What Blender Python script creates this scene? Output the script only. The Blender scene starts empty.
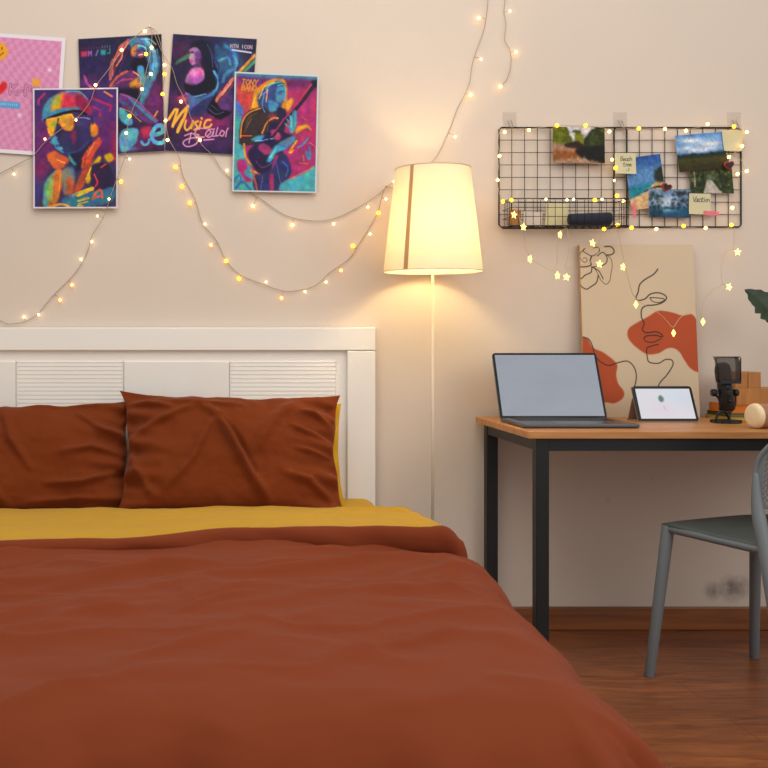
import bpy, math, random
import numpy as np
from mathutils import Vector, Matrix, noise
random.seed(7)
R = math.radians
scene = bpy.context.scene
C = scene.collection

# ---------------------------------------------------------------- camera
F, D, CZ, VX, VY = 1040.0, 3.66, 1.032, 192.0, 336.0      # focal px, distance to wall, eye height, principal point
cam_d = bpy.data.cameras.new('camera'); cam = bpy.data.objects.new('camera', cam_d); C.objects.link(cam)
cam.location = (0, -D, CZ); cam.rotation_euler = (R(90), 0, 0)
cam_d.sensor_width = 36; cam_d.sensor_fit = 'HORIZONTAL'; cam_d.lens = 36*F/768
cam_d.shift_x = (384-VX)/768; cam_d.shift_y = -(384-VY)/768
cam_d.clip_start = 0.05
cam_d.dof.use_dof = True; cam_d.dof.focus_distance = 3.3; cam_d.dof.aperture_fstop = 4.5
scene.camera = cam
# ---------------------------------------------------------------- world, lights, exposure
scene.view_settings.view_transform = 'Standard'; scene.view_settings.look = 'None'
scene.view_settings.gamma = 1; scene.view_settings.use_curve_mapping = False
scene.view_settings.exposure = -0.04
w = bpy.data.worlds.new('world'); scene.world = w; w.use_nodes = True
w.node_tree.nodes['Background'].inputs[0].default_value = (1.0, .955, .915, 1)
w.node_tree.nodes['Background'].inputs[1].default_value = 0.62
def area(name, loc, target, size, power, col):
    l = bpy.data.lights.new(name, 'AREA'); l.shape = 'RECTANGLE'; l.size, l.size_y = size
    l.energy = power; l.color = col
    o = bpy.data.objects.new(name, l); C.objects.link(o); o.location = loc
    o.rotation_euler = (Vector(target)-Vector(loc)).to_track_quat('-Z', 'Y').to_euler()
    return o
area('daylight', (3.4, -4.2, 2.7), (.2, -.6, .6), (3.2, 2.6), 62, (1.0, .965, .925))
area('ceiling_light', (.2, -1.9, 3.3), (.2, -1.0, 0), (2.4, 2.0), 48, (1.0, .965, .92))

# ---------------------------------------------------------------- helpers
def P(px, py, y=0.0):
    """point at depth y (wall = 0, towards the camera negative) seen at picture position px, py"""
    s = F/(D+y)
    return Vector(((px-VX)/s, y, CZ-(py-VY)/s))
def lin(c):
    c = np.asarray(c, float)/255.0
    return np.where(c <= .04045, c/12.92, ((c+.055)/1.055)**2.4)
def L4(r, g, b): return tuple(float(v) for v in lin((r, g, b)))+(1.0,)

def tag(o, label, cat, group=None):
    o['label'] = label; o['category'] = cat
    if group: o['group'] = group
    return o
def thing(name, label, cat, loc=(0, 0, 0), rotz=0, group=None):
    o = bpy.data.objects.new(name, None); C.objects.link(o); o.empty_display_size = .05
    o.location = loc; o.rotation_euler = (0, 0, rotz)
    return tag(o, label, cat, group)
class MB:
    def __init__(s): s.v = []; s.f = []; s.mi = []; s.cur = 0; s.sm = []; s.smooth = True
    def _add(s, vs, fs, smooth=None):
        b = len(s.v); s.v += [tuple(v) for v in vs]
        for f in fs: s.f.append([i+b for i in f]); s.mi.append(s.cur); s.sm.append(s.smooth if smooth is None else smooth)
    def box(s, lo, hi, M=None):
        (a, b, c), (d, e, f) = lo, hi
        vs = [Vector(p) for p in [(a,b,c),(d,b,c),(d,e,c),(a,e,c),(a,b,f),(d,b,f),(d,e,f),(a,e,f)]]
        if M: vs = [M @ v for v in vs]
        s._add(vs, [(0,3,2,1),(4,5,6,7),(0,1,5,4),(1,2,6,5),(2,3,7,6),(3,0,4,7)], False); return s
    def tube(s, pts, r, n=8, caps=True, M=None):
        pts = [Vector(p) for p in pts]; m = len(pts)
        rs = r if isinstance(r, (list, tuple)) else [r]*m
        t0 = (pts[1]-pts[0]).normalized()
        up = Vector((0,0,1)) if abs(t0.z) < .9 else Vector((1,0,0))
        nrm = t0.cross(up).normalized(); vs = []
        for i, p in enumerate(pts):
            t = (pts[min(i+1, m-1)]-pts[max(i-1, 0)])
            t = t.normalized() if t.length > 1e-9 else t0
            nrm = (nrm-t*nrm.dot(t))
            nrm = nrm.normalized() if nrm.length > 1e-6 else t.orthogonal().normalized()
            bi = t.cross(nrm)
            for k in range(n):
                a = 2*math.pi*k/n
                vs.append(p+(nrm*math.cos(a)+bi*math.sin(a))*rs[i])
        fs = [(i*n+k, i*n+(k+1) % n, (i+1)*n+(k+1) % n, (i+1)*n+k) for i in range(m-1) for k in range(n)]
        if M: vs = [M @ v for v in vs]
        b = len(s.v); s._add(vs, fs)
        if caps: s._add([], []); s.f.append([b+k for k in range(n)][::-1]); s.mi.append(s.cur); s.sm.append(False); s.f.append([b+(m-1)*n+k for k in range(n)]); s.mi.append(s.cur); s.sm.append(False)
        return s
    def lathe(s, prof, n=32, M=None):
        vs = []; 
        for r, z in prof:
            for k in range(n):
                a = 2*math.pi*k/n; v = Vector((max(r,1e-5)*math.cos(a), max(r,1e-5)*math.sin(a), z)); vs.append(M @ v if M else v)
        fs = [(i*n+k, i*n+(k+1) % n, (i+1)*n+(k+1) % n, (i+1)*n+k) for i in range(len(prof)-1) for k in range(n)]
        s._add(vs, fs); return s
    def grid(s, pts, nu, nv, flip=False):
        fs = []
        for j in range(nv-1):
            for i in range(nu-1):
                q = (j*nu+i, j*nu+i+1, (j+1)*nu+i+1, (j+1)*nu+i)
                fs.append(q[::-1] if flip else q)
        s._add(pts, fs); return s
    def prism(s, outline, y0, y1, M=None):
        """outline in x,z; extruded from y0 (front) to y1 (back)"""
        n = len(outline)
        vs = [Vector((x, y0, z)) for x, z in outline]+[Vector((x, y1, z)) for x, z in outline]
        if M: vs = [M @ v for v in vs]
        s._add(vs, [tuple(range(n)), tuple(range(2*n-1, n-1, -1))]+[(i, i+n, (i+1) % n+n, (i+1) % n) for i in range(n)], False); return s
    def build(s, name, mats, parent=None, loc=None, bevel=0, segs=2, world=False, subs=0, solid=0):
        me = bpy.data.meshes.new(name)
        vs = s.v
        if world and parent is not None:
            inv = Matrix.Translation(parent.location) @ parent.rotation_euler.to_matrix().to_4x4(); inv = inv.inverted()
            vs = [tuple(inv @ Vector(v)) for v in vs]
        me.from_pydata(vs, [], s.f)
        if not isinstance(mats, (list, tuple)): mats = [mats]
        for m in mats: me.materials.append(m)
        me.polygons.foreach_set('material_index', s.mi)
        me.polygons.foreach_set('use_smooth', s.sm)
        me.validate(); me.update()
        o = bpy.data.objects.new(name, me); C.objects.link(o)
        if parent is not None: o.parent = parent
        if loc is not None: o.location = loc
        if bevel:
            b = o.modifiers.new('bevel', 'BEVEL'); b.width = bevel; b.segments = segs; b.limit_method = 'ANGLE'; b.angle_limit = R(40)
        if solid:
            q = o.modifiers.new('solid', 'SOLIDIFY'); q.thickness = abs(solid); q.offset = -1 if solid > 0 else 1
        if subs:
            q = o.modifiers.new('sub', 'SUBSURF'); q.levels = subs; q.render_levels = subs
        return o
def smooth_path(pts, k=6, closed=False):
    pts = [Vector(p) if len(p) == 3 else Vector((p[0], p[1], 0)) for p in pts]
    n = len(pts); out = []
    rng = range(n) if closed else range(n-1)
    for i in rng:
        if closed: p0, p1, p2, p3 = pts[i-1], pts[i], pts[(i+1) % n], pts[(i+2) % n]
        else: p0, p1, p2, p3 = pts[max(i-1, 0)], pts[i], pts[i+1], pts[min(i+2, n-1)]
        for j in range(k):
            t = j/k
            out.append(.5*((2*p1)+(p2-p0)*t+(2*p0-5*p1+4*p2-p3)*t*t+(3*p1-p0-3*p2+p3)*t**3))
    if not closed: out.append(pts[-1])
    return out

# ---------------------------------------------------------------- materials
def mat(name, col=(128,128,128), rough=.6, metal=0, spec=.5, noise_amt=0, nscale=20, bump=0, bscale=200, emit=None, estr=0, alpha=1, trans=0, sheen=0, stretch=(1,1,1)):
    m = bpy.data.materials.new(name); m.use_nodes = True; nt = m.node_tree; N = nt.nodes; Lk = nt.links
    b = N['Principled BSDF']; c = L4(*col)
    b.inputs['Base Color'].default_value = c; b.inputs['Roughness'].default_value = rough
    b.inputs['Metallic'].default_value = metal; b.inputs['Specular IOR Level'].default_value = spec
    b.inputs['Alpha'].default_value = alpha; b.inputs['Transmission Weight'].default_value = trans
    if sheen: b.inputs['Sheen Weight'].default_value = sheen; b.inputs['Sheen Roughness'].default_value = .4
    tc = N.new('ShaderNodeTexCoord'); mp = N.new('ShaderNodeMapping'); mp.inputs['Scale'].default_value = stretch
    Lk.new(tc.outputs['Object'], mp.inputs['Vector'])
    if noise_amt:
        nz = N.new('ShaderNodeTexNoise'); nz.inputs['Scale'].default_value = nscale; nz.inputs['Detail'].default_value = 6
        Lk.new(mp.outputs[0], nz.inputs['Vector'])
        cr = N.new('ShaderNodeValToRGB'); k = noise_amt
        cr.color_ramp.elements[0].position = .3; cr.color_ramp.elements[1].position = .7
        cr.color_ramp.elements[0].color = tuple(max(0, v*(1-k)) for v in c[:3])+(1,)
        cr.color_ramp.elements[1].color = tuple(min(1, v*(1+k)) for v in c[:3])+(1,)
        Lk.new(nz.outputs['Fac'], cr.inputs[0]); Lk.new(cr.outputs[0], b.inputs['Base Color'])
    if bump:
        nb = N.new('ShaderNodeTexNoise'); nb.inputs['Scale'].default_value = bscale; nb.inputs['Detail'].default_value = 4
        Lk.new(mp.outputs[0], nb.inputs['Vector'])
        bp = N.new('ShaderNodeBump'); bp.inputs['Strength'].default_value = bump; bp.inputs['Distance'].default_value = .004
        Lk.new(nb.outputs['Fac'], bp.inputs['Height']); Lk.new(bp.outputs[0], b.inputs['Normal'])
    if emit: b.inputs['Emission Color'].default_value = L4(*emit); b.inputs['Emission Strength'].default_value = estr
    return m
def wood(name, c1, c2, rough=.45, scale=(1, 12, 12), ns=3.0, spec=.5):
    m = bpy.data.materials.new(name); m.use_nodes = True; nt = m.node_tree; N = nt.nodes; Lk = nt.links
    b = N['Principled BSDF']; b.inputs['Roughness'].default_value = rough; b.inputs['Specular IOR Level'].default_value = spec
    tc = N.new('ShaderNodeTexCoord'); mp = N.new('ShaderNodeMapping'); mp.inputs['Scale'].default_value = scale
    nz = N.new('ShaderNodeTexNoise'); nz.inputs['Scale'].default_value = ns; nz.inputs['Detail'].default_value = 8; nz.inputs['Distortion'].default_value = .6
    cr = N.new('ShaderNodeValToRGB'); cr.color_ramp.elements[0].position = .32; cr.color_ramp.elements[1].position = .68
    cr.color_ramp.elements[0].color = L4(*c1); cr.color_ramp.elements[1].color = L4(*c2)
    Lk.new(tc.outputs['Object'], mp.inputs[0]); Lk.new(mp.outputs[0], nz.inputs['Vector']); Lk.new(nz.outputs['Fac'], cr.inputs[0]); Lk.new(cr.outputs[0], b.inputs['Base Color'])
    return m
def attr_mat(name, rough=.5, emit=0, spec=.5):
    m = bpy.data.materials.new(name); m.use_nodes = True; nt = m.node_tree; N = nt.nodes; Lk = nt.links
    b = N['Principled BSDF']; b.inputs['Roughness'].default_value = rough; b.inputs['Specular IOR Level'].default_value = spec
    a = N.new('ShaderNodeAttribute'); a.attribute_name = 'Col'
    if emit:
        b.inputs['Base Color'].default_value = (.01, .01, .01, 1)
        Lk.new(a.outputs['Color'], b.inputs['Emission Color']); b.inputs['Emission Strength'].default_value = emit
    else: Lk.new(a.outputs['Color'], b.inputs['Base Color'])
    return m
M_print = attr_mat('printed_paper', .6, spec=.2)
M_photo = attr_mat('photo_print', .6, spec=.15)
M_canvas = attr_mat('painted_canvas', .85, spec=.2)
M_screen = attr_mat('screen_picture', .2, .88)
M_paper = mat('white_paper', (226,220,214), .6)
M_black = mat('black_metal', (22,24,27), .45, .3, bump=.05)
M_wire = mat('black_wire', (30,28,28), .45, .4)
M_head = mat('white_paint', (232,228,222), .42, noise_amt=.02, nscale=4)
M_chair = mat('grey_plastic', (112,120,124), .5, bump=.05, bscale=400)
M_chrome = mat('clear_hook', (215,205,195), .2, .0, trans=.6, alpha=.6)
M_steel = mat('steel', (190,180,165), .25, 1)
M_gun = mat('space_grey_metal', (92,94,98), .35, .8)
M_deskwood = wood('desk_wood', (160,106,54), (192,134,76), .42, (1.5, 16, 16), 2.5)
M_block = wood('block_wood', (154,98,40), (188,128,56), .5, (10, 10, 1.2), 3)
M_beech = wood('pale_beech', (206,168,124), (222,188,146), .5, (2, 20, 20), 3)
M_base = wood('baseboard_wood', (108,58,22), (148,84,36), .35, (1, 14, 14), 2)

def fabric(name, col, bump=.25, sheen=.25, var=.05):
    m = bpy.data.materials.new(name); m.use_nodes = True; nt = m.node_tree; N = nt.nodes; Lk = nt.links
    b = N['Principled BSDF']; b.inputs['Roughness'].default_value = .9; b.inputs['Specular IOR Level'].default_value = .08
    b.inputs['Sheen Weight'].default_value = sheen; b.inputs['Sheen Roughness'].default_value = .45
    b.inputs['Sheen Tint'].default_value = (1, .8, .72, 1)
    c = L4(*col); tc = N.new('ShaderNodeTexCoord')
    n1 = N.new('ShaderNodeTexNoise'); n1.inputs['Scale'].default_value = 5; n1.inputs['Detail'].default_value = 5
    cr = N.new('ShaderNodeValToRGB'); cr.color_ramp.elements[0].color = tuple(v*(1-var) for v in c[:3])+(1,); cr.color_ramp.elements[1].color = tuple(v*(1+var) for v in c[:3])+(1,)
    Lk.new(tc.outputs['Object'], n1.inputs['Vector']); Lk.new(n1.outputs['Fac'], cr.inputs[0]); Lk.new(cr.outputs[0], b.inputs['Base Color'])
    n2 = N.new('ShaderNodeTexNoise'); n2.inputs['Scale'].default_value = 9; n2.inputs['Detail'].default_value = 6; n2.inputs['Distortion'].default_value = .8
    bp = N.new('ShaderNodeBump'); bp.inputs['Strength'].default_value = bump; bp.inputs['Distance'].default_value = .02
    Lk.new(tc.outputs['Object'], n2.inputs['Vector']); Lk.new(n2.outputs['Fac'], bp.inputs['Height']); Lk.new(bp.outputs[0], b.inputs['Normal'])
    return m
M_rust = fabric('rust_cotton', (120,55,31), .12, .06)
M_rustp = fabric('rust_pillow_cotton', (112,50,20), .3, .1)
M_yellow = fabric('mustard_cotton', (184,141,34), .3, .1)

# wall
def wall_mat():
    m = bpy.data.materials.new('wall_plaster'); m.use_nodes = True; nt = m.node_tree; N = nt.nodes; Lk = nt.links
    b = N['Principled BSDF']; b.inputs['Roughness'].default_value = .8; b.inputs['Specular IOR Level'].default_value = .25
    tc = N.new('ShaderNodeTexCoord')
    n1 = N.new('ShaderNodeTexNoise'); n1.inputs['Scale'].default_value = 1.6; n1.inputs['Detail'].default_value = 5
    cr = N.new('ShaderNodeValToRGB'); cr.color_ramp.elements[0].color = L4(207,193,179); cr.color_ramp.elements[1].color = L4(215,201,187)
    Lk.new(tc.outputs['Object'], n1.inputs['Vector']); Lk.new(n1.outputs['Fac'], cr.inputs[0])
    col = cr.outputs[0]
    n3 = N.new('ShaderNodeTexNoise'); n3.inputs['Scale'].default_value = 45; n3.inputs['Detail'].default_value = 6
    Lk.new(tc.outputs['Object'], n3.inputs['Vector'])
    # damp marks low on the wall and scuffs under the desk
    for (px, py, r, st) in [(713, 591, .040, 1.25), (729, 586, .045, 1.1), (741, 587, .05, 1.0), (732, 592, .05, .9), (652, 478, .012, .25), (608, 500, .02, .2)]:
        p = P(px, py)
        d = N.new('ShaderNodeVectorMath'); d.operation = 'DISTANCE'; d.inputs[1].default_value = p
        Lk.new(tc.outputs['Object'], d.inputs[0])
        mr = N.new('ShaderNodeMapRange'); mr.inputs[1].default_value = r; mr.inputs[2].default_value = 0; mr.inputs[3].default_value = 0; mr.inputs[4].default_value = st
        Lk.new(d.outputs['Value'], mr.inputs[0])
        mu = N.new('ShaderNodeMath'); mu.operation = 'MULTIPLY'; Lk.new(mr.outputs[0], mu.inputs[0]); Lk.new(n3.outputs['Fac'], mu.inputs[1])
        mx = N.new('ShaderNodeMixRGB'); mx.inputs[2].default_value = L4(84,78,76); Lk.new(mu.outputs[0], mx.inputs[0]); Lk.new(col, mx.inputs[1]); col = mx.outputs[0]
    Lk.new(col, b.inputs['Base Color'])
    n2 = N.new('ShaderNodeTexNoise'); n2.inputs['Scale'].default_value = 120; n2.inputs['Detail'].default_value = 4
    bp = N.new('ShaderNodeBump'); bp.inputs['Strength'].default_value = .12; bp.inputs['Distance'].default_value = .003
    Lk.new(tc.outputs['Object'], n2.inputs['Vector']); Lk.new(n2.outputs['Fac'], bp.inputs['Height']); Lk.new(bp.outputs[0], b.inputs['Normal'])
    return m
def floor_mat():
    m = bpy.data.materials.new('laminate_floor'); m.use_nodes = True; nt = m.node_tree; N = nt.nodes; Lk = nt.links
    b = N['Principled BSDF']; b.inputs['Roughness'].default_value = .32; b.inputs['Specular IOR Level'].default_value = .5
    tc = N.new('ShaderNodeTexCoord'); mp = N.new('ShaderNodeMapping'); mp.inputs['Rotation'].default_value = (0, 0, 0)
    mp.inputs['Location'].default_value = (.35, .055, 0)
    Lk.new(tc.outputs['Object'], mp.inputs[0])
    br = N.new('ShaderNodeTexBrick'); br.inputs['Scale'].default_value = 1; br.inputs['Brick Width'].default_value = 1.2; br.inputs['Row Height'].default_value = .16
    br.inputs['Mortar Size'].default_value = .0015; br.inputs['Color1'].default_value = (.35,.35,.35,1); br.inputs['Color2'].default_value = (.7,.7,.7,1); br.inputs['Mortar'].default_value = (0,0,0,1)
    Lk.new(mp.outputs[0], br.inputs['Vector'])
    mp2 = N.new('ShaderNodeMapping'); mp2.inputs['Scale'].default_value = (1.4, 10, 1); Lk.new(tc.outputs['Object'], mp2.inputs[0])
    nz = N.new('ShaderNodeTexNoise'); nz.inputs['Scale'].default_value = 3; nz.inputs['Detail'].default_value = 9; nz.inputs['Distortion'].default_value = 1.2
    Lk.new(mp2.outputs[0], nz.inputs['Vector'])
    cr = N.new('ShaderNodeValToRGB'); cr.color_ramp.elements[0].position = .3; cr.color_ramp.elements[1].position = .72
    cr.color_ramp.elements[0].color = L4(100,52,26); cr.color_ramp.elements[1].color = L4(152,88,46)
    Lk.new(nz.outputs['Fac'], cr.inputs[0])
    mx = N.new('ShaderNodeMixRGB'); mx.blend_type = 'OVERLAY'; mx.inputs[0].default_value = .45
    Lk.new(cr.outputs[0], mx.inputs[1]); Lk.new(br.outputs['Color'], mx.inputs[2]); Lk.new(mx.outputs[0], b.inputs['Base Color'])
    return m

# ---------------------------------------------------------------- structure
def struct(o): o['kind'] = 'structure'; return o
struct(MB().box((-2.6, 0, 0), (3.4, .12, 2.8)).build('wall_back', wall_mat()))
struct(MB().box((-2.6, -4.6, -.1), (3.4, .12, 0)).build('floor', floor_mat()))
struct(MB().box((-2.6, -.014, 0), (3.4, 0, .081)).build('baseboard_back', M_base, bevel=.004))

# ---------------------------------------------------------------- painter for prints
class Art:
    def __init__(s, x0, y0, x1, y1, nx, ny, bg):
        s.nx, s.ny = nx, ny; s.sx = (x1-x0)/(nx-1)
        s.X, s.Y = np.meshgrid(np.linspace(x0, x1, nx), np.linspace(y0, y1, ny))
        s.I = np.zeros((ny, nx, 3)); s.I[:] = bg
    def mix(s, m, col):
        m = m[..., None]; s.I = s.I*(1-m)+np.asarray(col, float)*m
    def _blur(s, m, r):
        k = max(1, int(round(r/s.sx)))
        for _ in range(2):
            for ax in (0, 1):
                p = np.pad(m, [(k, k) if a == ax else (0, 0) for a in (0, 1)], mode='edge'); c = np.cumsum(p, axis=ax)
                c = np.concatenate([np.zeros_like(np.take(c, [0], axis=ax)), c], axis=ax); n = m.shape[ax]
                m = (np.take(c, range(2*k+1, 2*k+1+n), axis=ax)-np.take(c, range(0, n), axis=ax))/(2*k+1)
        return m
    def poly(s, pts, col, soft=0, sm=True, a=1, col2=None, axis='y'):
        pts = [(p.x, p.y) for p in smooth_path(pts, 5, True)] if sm else pts
        m = np.zeros(s.X.shape, bool); n = len(pts)
        for i in range(n):
            (xa, ya), (xb, yb) = pts[i], pts[(i+1) % n]
            if ya == yb: continue
            c = (ya > s.Y) != (yb > s.Y)
            m ^= c & (s.X < (xb-xa)*(s.Y-ya)/(yb-ya)+xa)
        m = m.astype(float)
        if soft: m = s._blur(m, soft)
        m = m*a
        if col2 is not None:
            G = s.Y if axis == 'y' else s.X
            q = [p[1 if axis == 'y' else 0] for p in pts]
            t = np.clip((G-min(q))/(max(q)-min(q)), 0, 1)[..., None]
            cc = np.asarray(col, float)*(1-t)+np.asarray(col2, float)*t
            s.I = s.I*(1-m[..., None])+cc*m[..., None]
        else: s.mix(m, col)
        return s
    def line(s, pts, wd, col, sm=True, a=1, soft=0):
        if sm and len(pts) > 2: pts = [(p.x, p.y) for p in smooth_path(pts, 6)]
        d = np.full(s.X.shape, 1e9)
        for (xa, ya), (xb, yb) in zip(pts[:-1], pts[1:]):
            vx, vy = xb-xa, yb-ya; l = vx*vx+vy*vy+1e-9
            t = np.clip(((s.X-xa)*vx+(s.Y-ya)*vy)/l, 0, 1)
            d = np.minimum(d, np.hypot(s.X-xa-t*vx, s.Y-ya-t*vy))
        m = np.clip((wd/2+s.sx*.5-d)/s.sx, 0, 1)
        if soft: m = np.clip(1-d/(wd/2+soft), 0, 1)
        s.mix(m*a, col); return s
    def glow(s, x, y, r, col, a=1, ry=None):
        ry = ry or r
        s.mix(np.exp(-(((s.X-x)/r)**2+((s.Y-y)/ry)**2))*a, col); return s
    def text(s, pts, st, col, wd, h, adv, slant=0):
        x, y = pts
        for ch in st:
            for stk in FONT.get(ch, []):
                q = [(x+(px*.6+slant*(1-py))*h, y+py*h) for px, py in stk]
                s.line(q, wd, col, sm=False)
            x += adv
        return s
    def rough(s, seed, warp=2.2, amt=.10, fs=16, ch=.12):
        rs_ = np.random.RandomState(seed); ny, nx = s.I.shape[:2]
        def fld(cells):
            g = rs_.uniform(-1, 1, (int(cells*ny/nx)+2, cells+2)); yy = np.linspace(0, g.shape[0]-1.001, ny); xx = np.linspace(0, g.shape[1]-1.001, nx)
            y0 = yy.astype(int)[:, None]; x0 = xx.astype(int)[None]; fy = (yy-yy.astype(int))[:, None]; fx = (xx-xx.astype(int))[None]
            fy = fy*fy*(3-2*fy); fx = fx*fx*(3-2*fx)
            return (g[y0, x0]*(1-fx)+g[y0, x0+1]*fx)*(1-fy)+(g[y0+1, x0]*(1-fx)+g[y0+1, x0+1]*fx)*fy
        wx_ = (fld(fs)+.6*fld(fs*2))*warp/s.sx; wy_ = (fld(fs)+.6*fld(fs*2))*warp/s.sx
        jj, ii = np.mgrid[0:ny, 0:nx]
        s.I = s.I[np.clip((jj+wy_).round().astype(int), 0, ny-1), np.clip((ii+wx_).round().astype(int), 0, nx-1)]
        m = 1+amt*(fld(fs)+fld(fs*2)+.7*fld(fs*4))
        s.I = np.clip(s.I*m[..., None], 0, 255)
        for c in range(3): s.I[..., c] = s.I[..., c]*(1+ch*fld(fs))
        s.I = np.clip(s.I, 0, 255); return s
    def edge(s, wx, col):
        x0, x1, y0, y1 = s.X.min(), s.X.max(), s.Y.min(), s.Y.max()
        m = ((s.X < x0+wx) | (s.X > x1-wx) | (s.Y < y0+wx) | (s.Y > y1-wx)).astype(float); s.mix(m, col); return s
FONT = {'A': [[(0,1),(.5,0),(1,1)],[(.2,.6),(.8,.6)]], 'B': [[(0,0),(0,1),(.8,.9),(.9,.65),(.6,.5),(.8,.3),(.7,.05),(0,0)],[(0,.5),(.6,.5)]],
 'C': [[(1,.15),(.6,0),(.1,.2),(0,.6),(.3,1),(1,.9)]], 'D': [[(0,0),(0,1),(.7,.9),(1,.5),(.7,.1),(0,0)]], 'E': [[(1,0),(0,0),(0,1),(1,1)],[(0,.5),(.8,.5)]],
 'I': [[(.4,0),(.4,1)]], 'J': [[(.8,0),(.8,.8),(.4,1),(0,.8)]], 'K': [[(0,0),(0,1)],[(1,0),(0,.55),(1,1)]], 'L': [[(0,0),(0,1),(1,1)]], 'M': [[(0,1),(0,0),(.5,.6),(1,0),(1,1)]],
 'N': [[(0,1),(0,0),(1,1),(1,0)]], 'O': [[(.5,0),(0,.3),(0,.7),(.5,1),(1,.7),(1,.3),(.5,0)]], 'P': [[(0,1),(0,0),(.8,.05),(.9,.4),(0,.5)]], 'R': [[(0,1),(0,0),(.8,.05),(.9,.4),(0,.5),(1,1)]],
 'S': [[(1,.1),(.4,0),(0,.25),(.9,.65),(.8,.95),(0,.95)]], 'T': [[(0,0),(1,0)],[(.5,0),(.5,1)]], 'U': [[(0,0),(0,.8),(.5,1),(1,.8),(1,0)]], 'V': [[(0,0),(.5,1),(1,0)]], 'Y': [[(0,0),(.5,.5),(1,0)],[(.5,.5),(.5,1)]],
 'a': [[(.9,.5),(.4,.4),(0,.7),(.3,1),(.8,.9),(.9,.45),(1,1)]], 'b': [[(0,0),(0,1),(.7,1),(.9,.7),(.5,.5),(0,.65)]], 'c': [[(.9,.55),(.4,.42),(0,.75),(.4,1),(.9,.92)]], 'e': [[(0,.72),(.9,.65),(.5,.42),(0,.7),(.3,1),(.9,.92)]],
 'h': [[(0,0),(0,1)],[(0,.6),(.6,.45),(.8,1)]], 'i': [[(.4,.45),(.4,1)],[(.4,.2),(.42,.24)]], 'l': [[(.3,0),(.3,1),(.5,1)]], 'm': [[(0,.45),(0,1)],[(0,.6),(.3,.45),(.5,.6),(.5,1)],[(.5,.6),(.8,.45),(1,.6),(1,1)]],
 'n': [[(0,.45),(0,1)],[(0,.6),(.6,.45),(.8,1)]], 'o': [[(.5,.45),(0,.7),(.4,1),(.9,.75),(.5,.45)]], 'p': [[(0,.45),(0,1.4)],[(0,.5),(.8,.5),(.8,.9),(0,1)]], 's': [[(.8,.5),(.3,.45),(.1,.6),(.8,.85),(.6,1),(0,.97)]],
 't': [[(.4,.1),(.4,1),(.8,.97)],[(0,.4),(.8,.4)]], 'u': [[(0,.45),(.05,.95),(.6,.95),(.8,.45),(.85,1)]], ':': [[(.3,.5),(.32,.52)],[(.3,.9),(.32,.92)]], ')': [[(.1,.1),(.6,.5),(.1,1)]], '-': [[(.1,.6),(.8,.6)]], ' ': []}

def sheet(name, art, corners, y, material, thick=.0008, curl=0.0, parent=None, backmat=None, tilt=0):
    """a printed sheet: corners TL, TR, BR, BL as picture positions on the plane y"""
    tl, tr, br, bl = [P(px, py, y) for px, py in corners]
    c = (tl+tr+br+bl)/4
    nx, ny = art.nx, art.ny
    u = np.linspace(0, 1, nx)[None, :, None]; v = np.linspace(0, 1, ny)[:, None, None]
    A = [np.array(q-c) for q in (tl, tr, br, bl)]
    G = (1-v)*((1-u)*A[0]+u*A[1])+v*((1-u)*A[3]+u*A[2])
    off = curl*((2*u-1)**2*.5+(np.clip(v*2-1, 0, 1))**2)[..., 0]+tilt*v[..., 0]*np.ones_like(u[..., 0])
    G = G.copy(); G[..., 1] -= off
    fr = G.reshape(-1, 3); n = len(fr)
    idx = np.arange(n).reshape(ny, nx)
    fs = np.stack([idx[:-1, :-1], idx[1:, :-1], idx[1:, 1:], idx[:-1, 1:]], -1).reshape(-1, 4)
    # thin back and rim
    rim = np.concatenate([idx[0, :], idx[1:, -1], idx[-1, -2::-1], idx[-2:0:-1, 0]])
    back = fr.copy(); back[:, 1] += thick
    k = len(rim); vs = np.vstack([fr, back]); r2 = np.roll(rim, -1)
    faces = fs.tolist()+(fs[:, ::-1]+n).tolist()+np.stack([rim, r2, n+r2, n+rim], -1).tolist()
    me = bpy.data.meshes.new(name); me.from_pydata(vs.tolist(), [], faces)
    me.materials.append(material); me.materials.append(backmat or M_paper)
    mi = np.zeros(len(faces), int); mi[len(fs):] = 1
    me.polygons.foreach_set('material_index', mi)
    col = np.ones((len(vs), 4), np.float32); col[:n, :3] = lin(np.clip(art.I, 0, 255)).reshape(-1, 3)
    at = me.color_attributes.new('Col', 'FLOAT_COLOR', 'POINT'); at.data.foreach_set('color', col.ravel())
    me.update(); o = bpy.data.objects.new(name, me); C.objects.link(o); o.location = c
    if parent is not None:
        o.parent = parent; o.location = c-Vector(parent.location)
    return o

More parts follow.
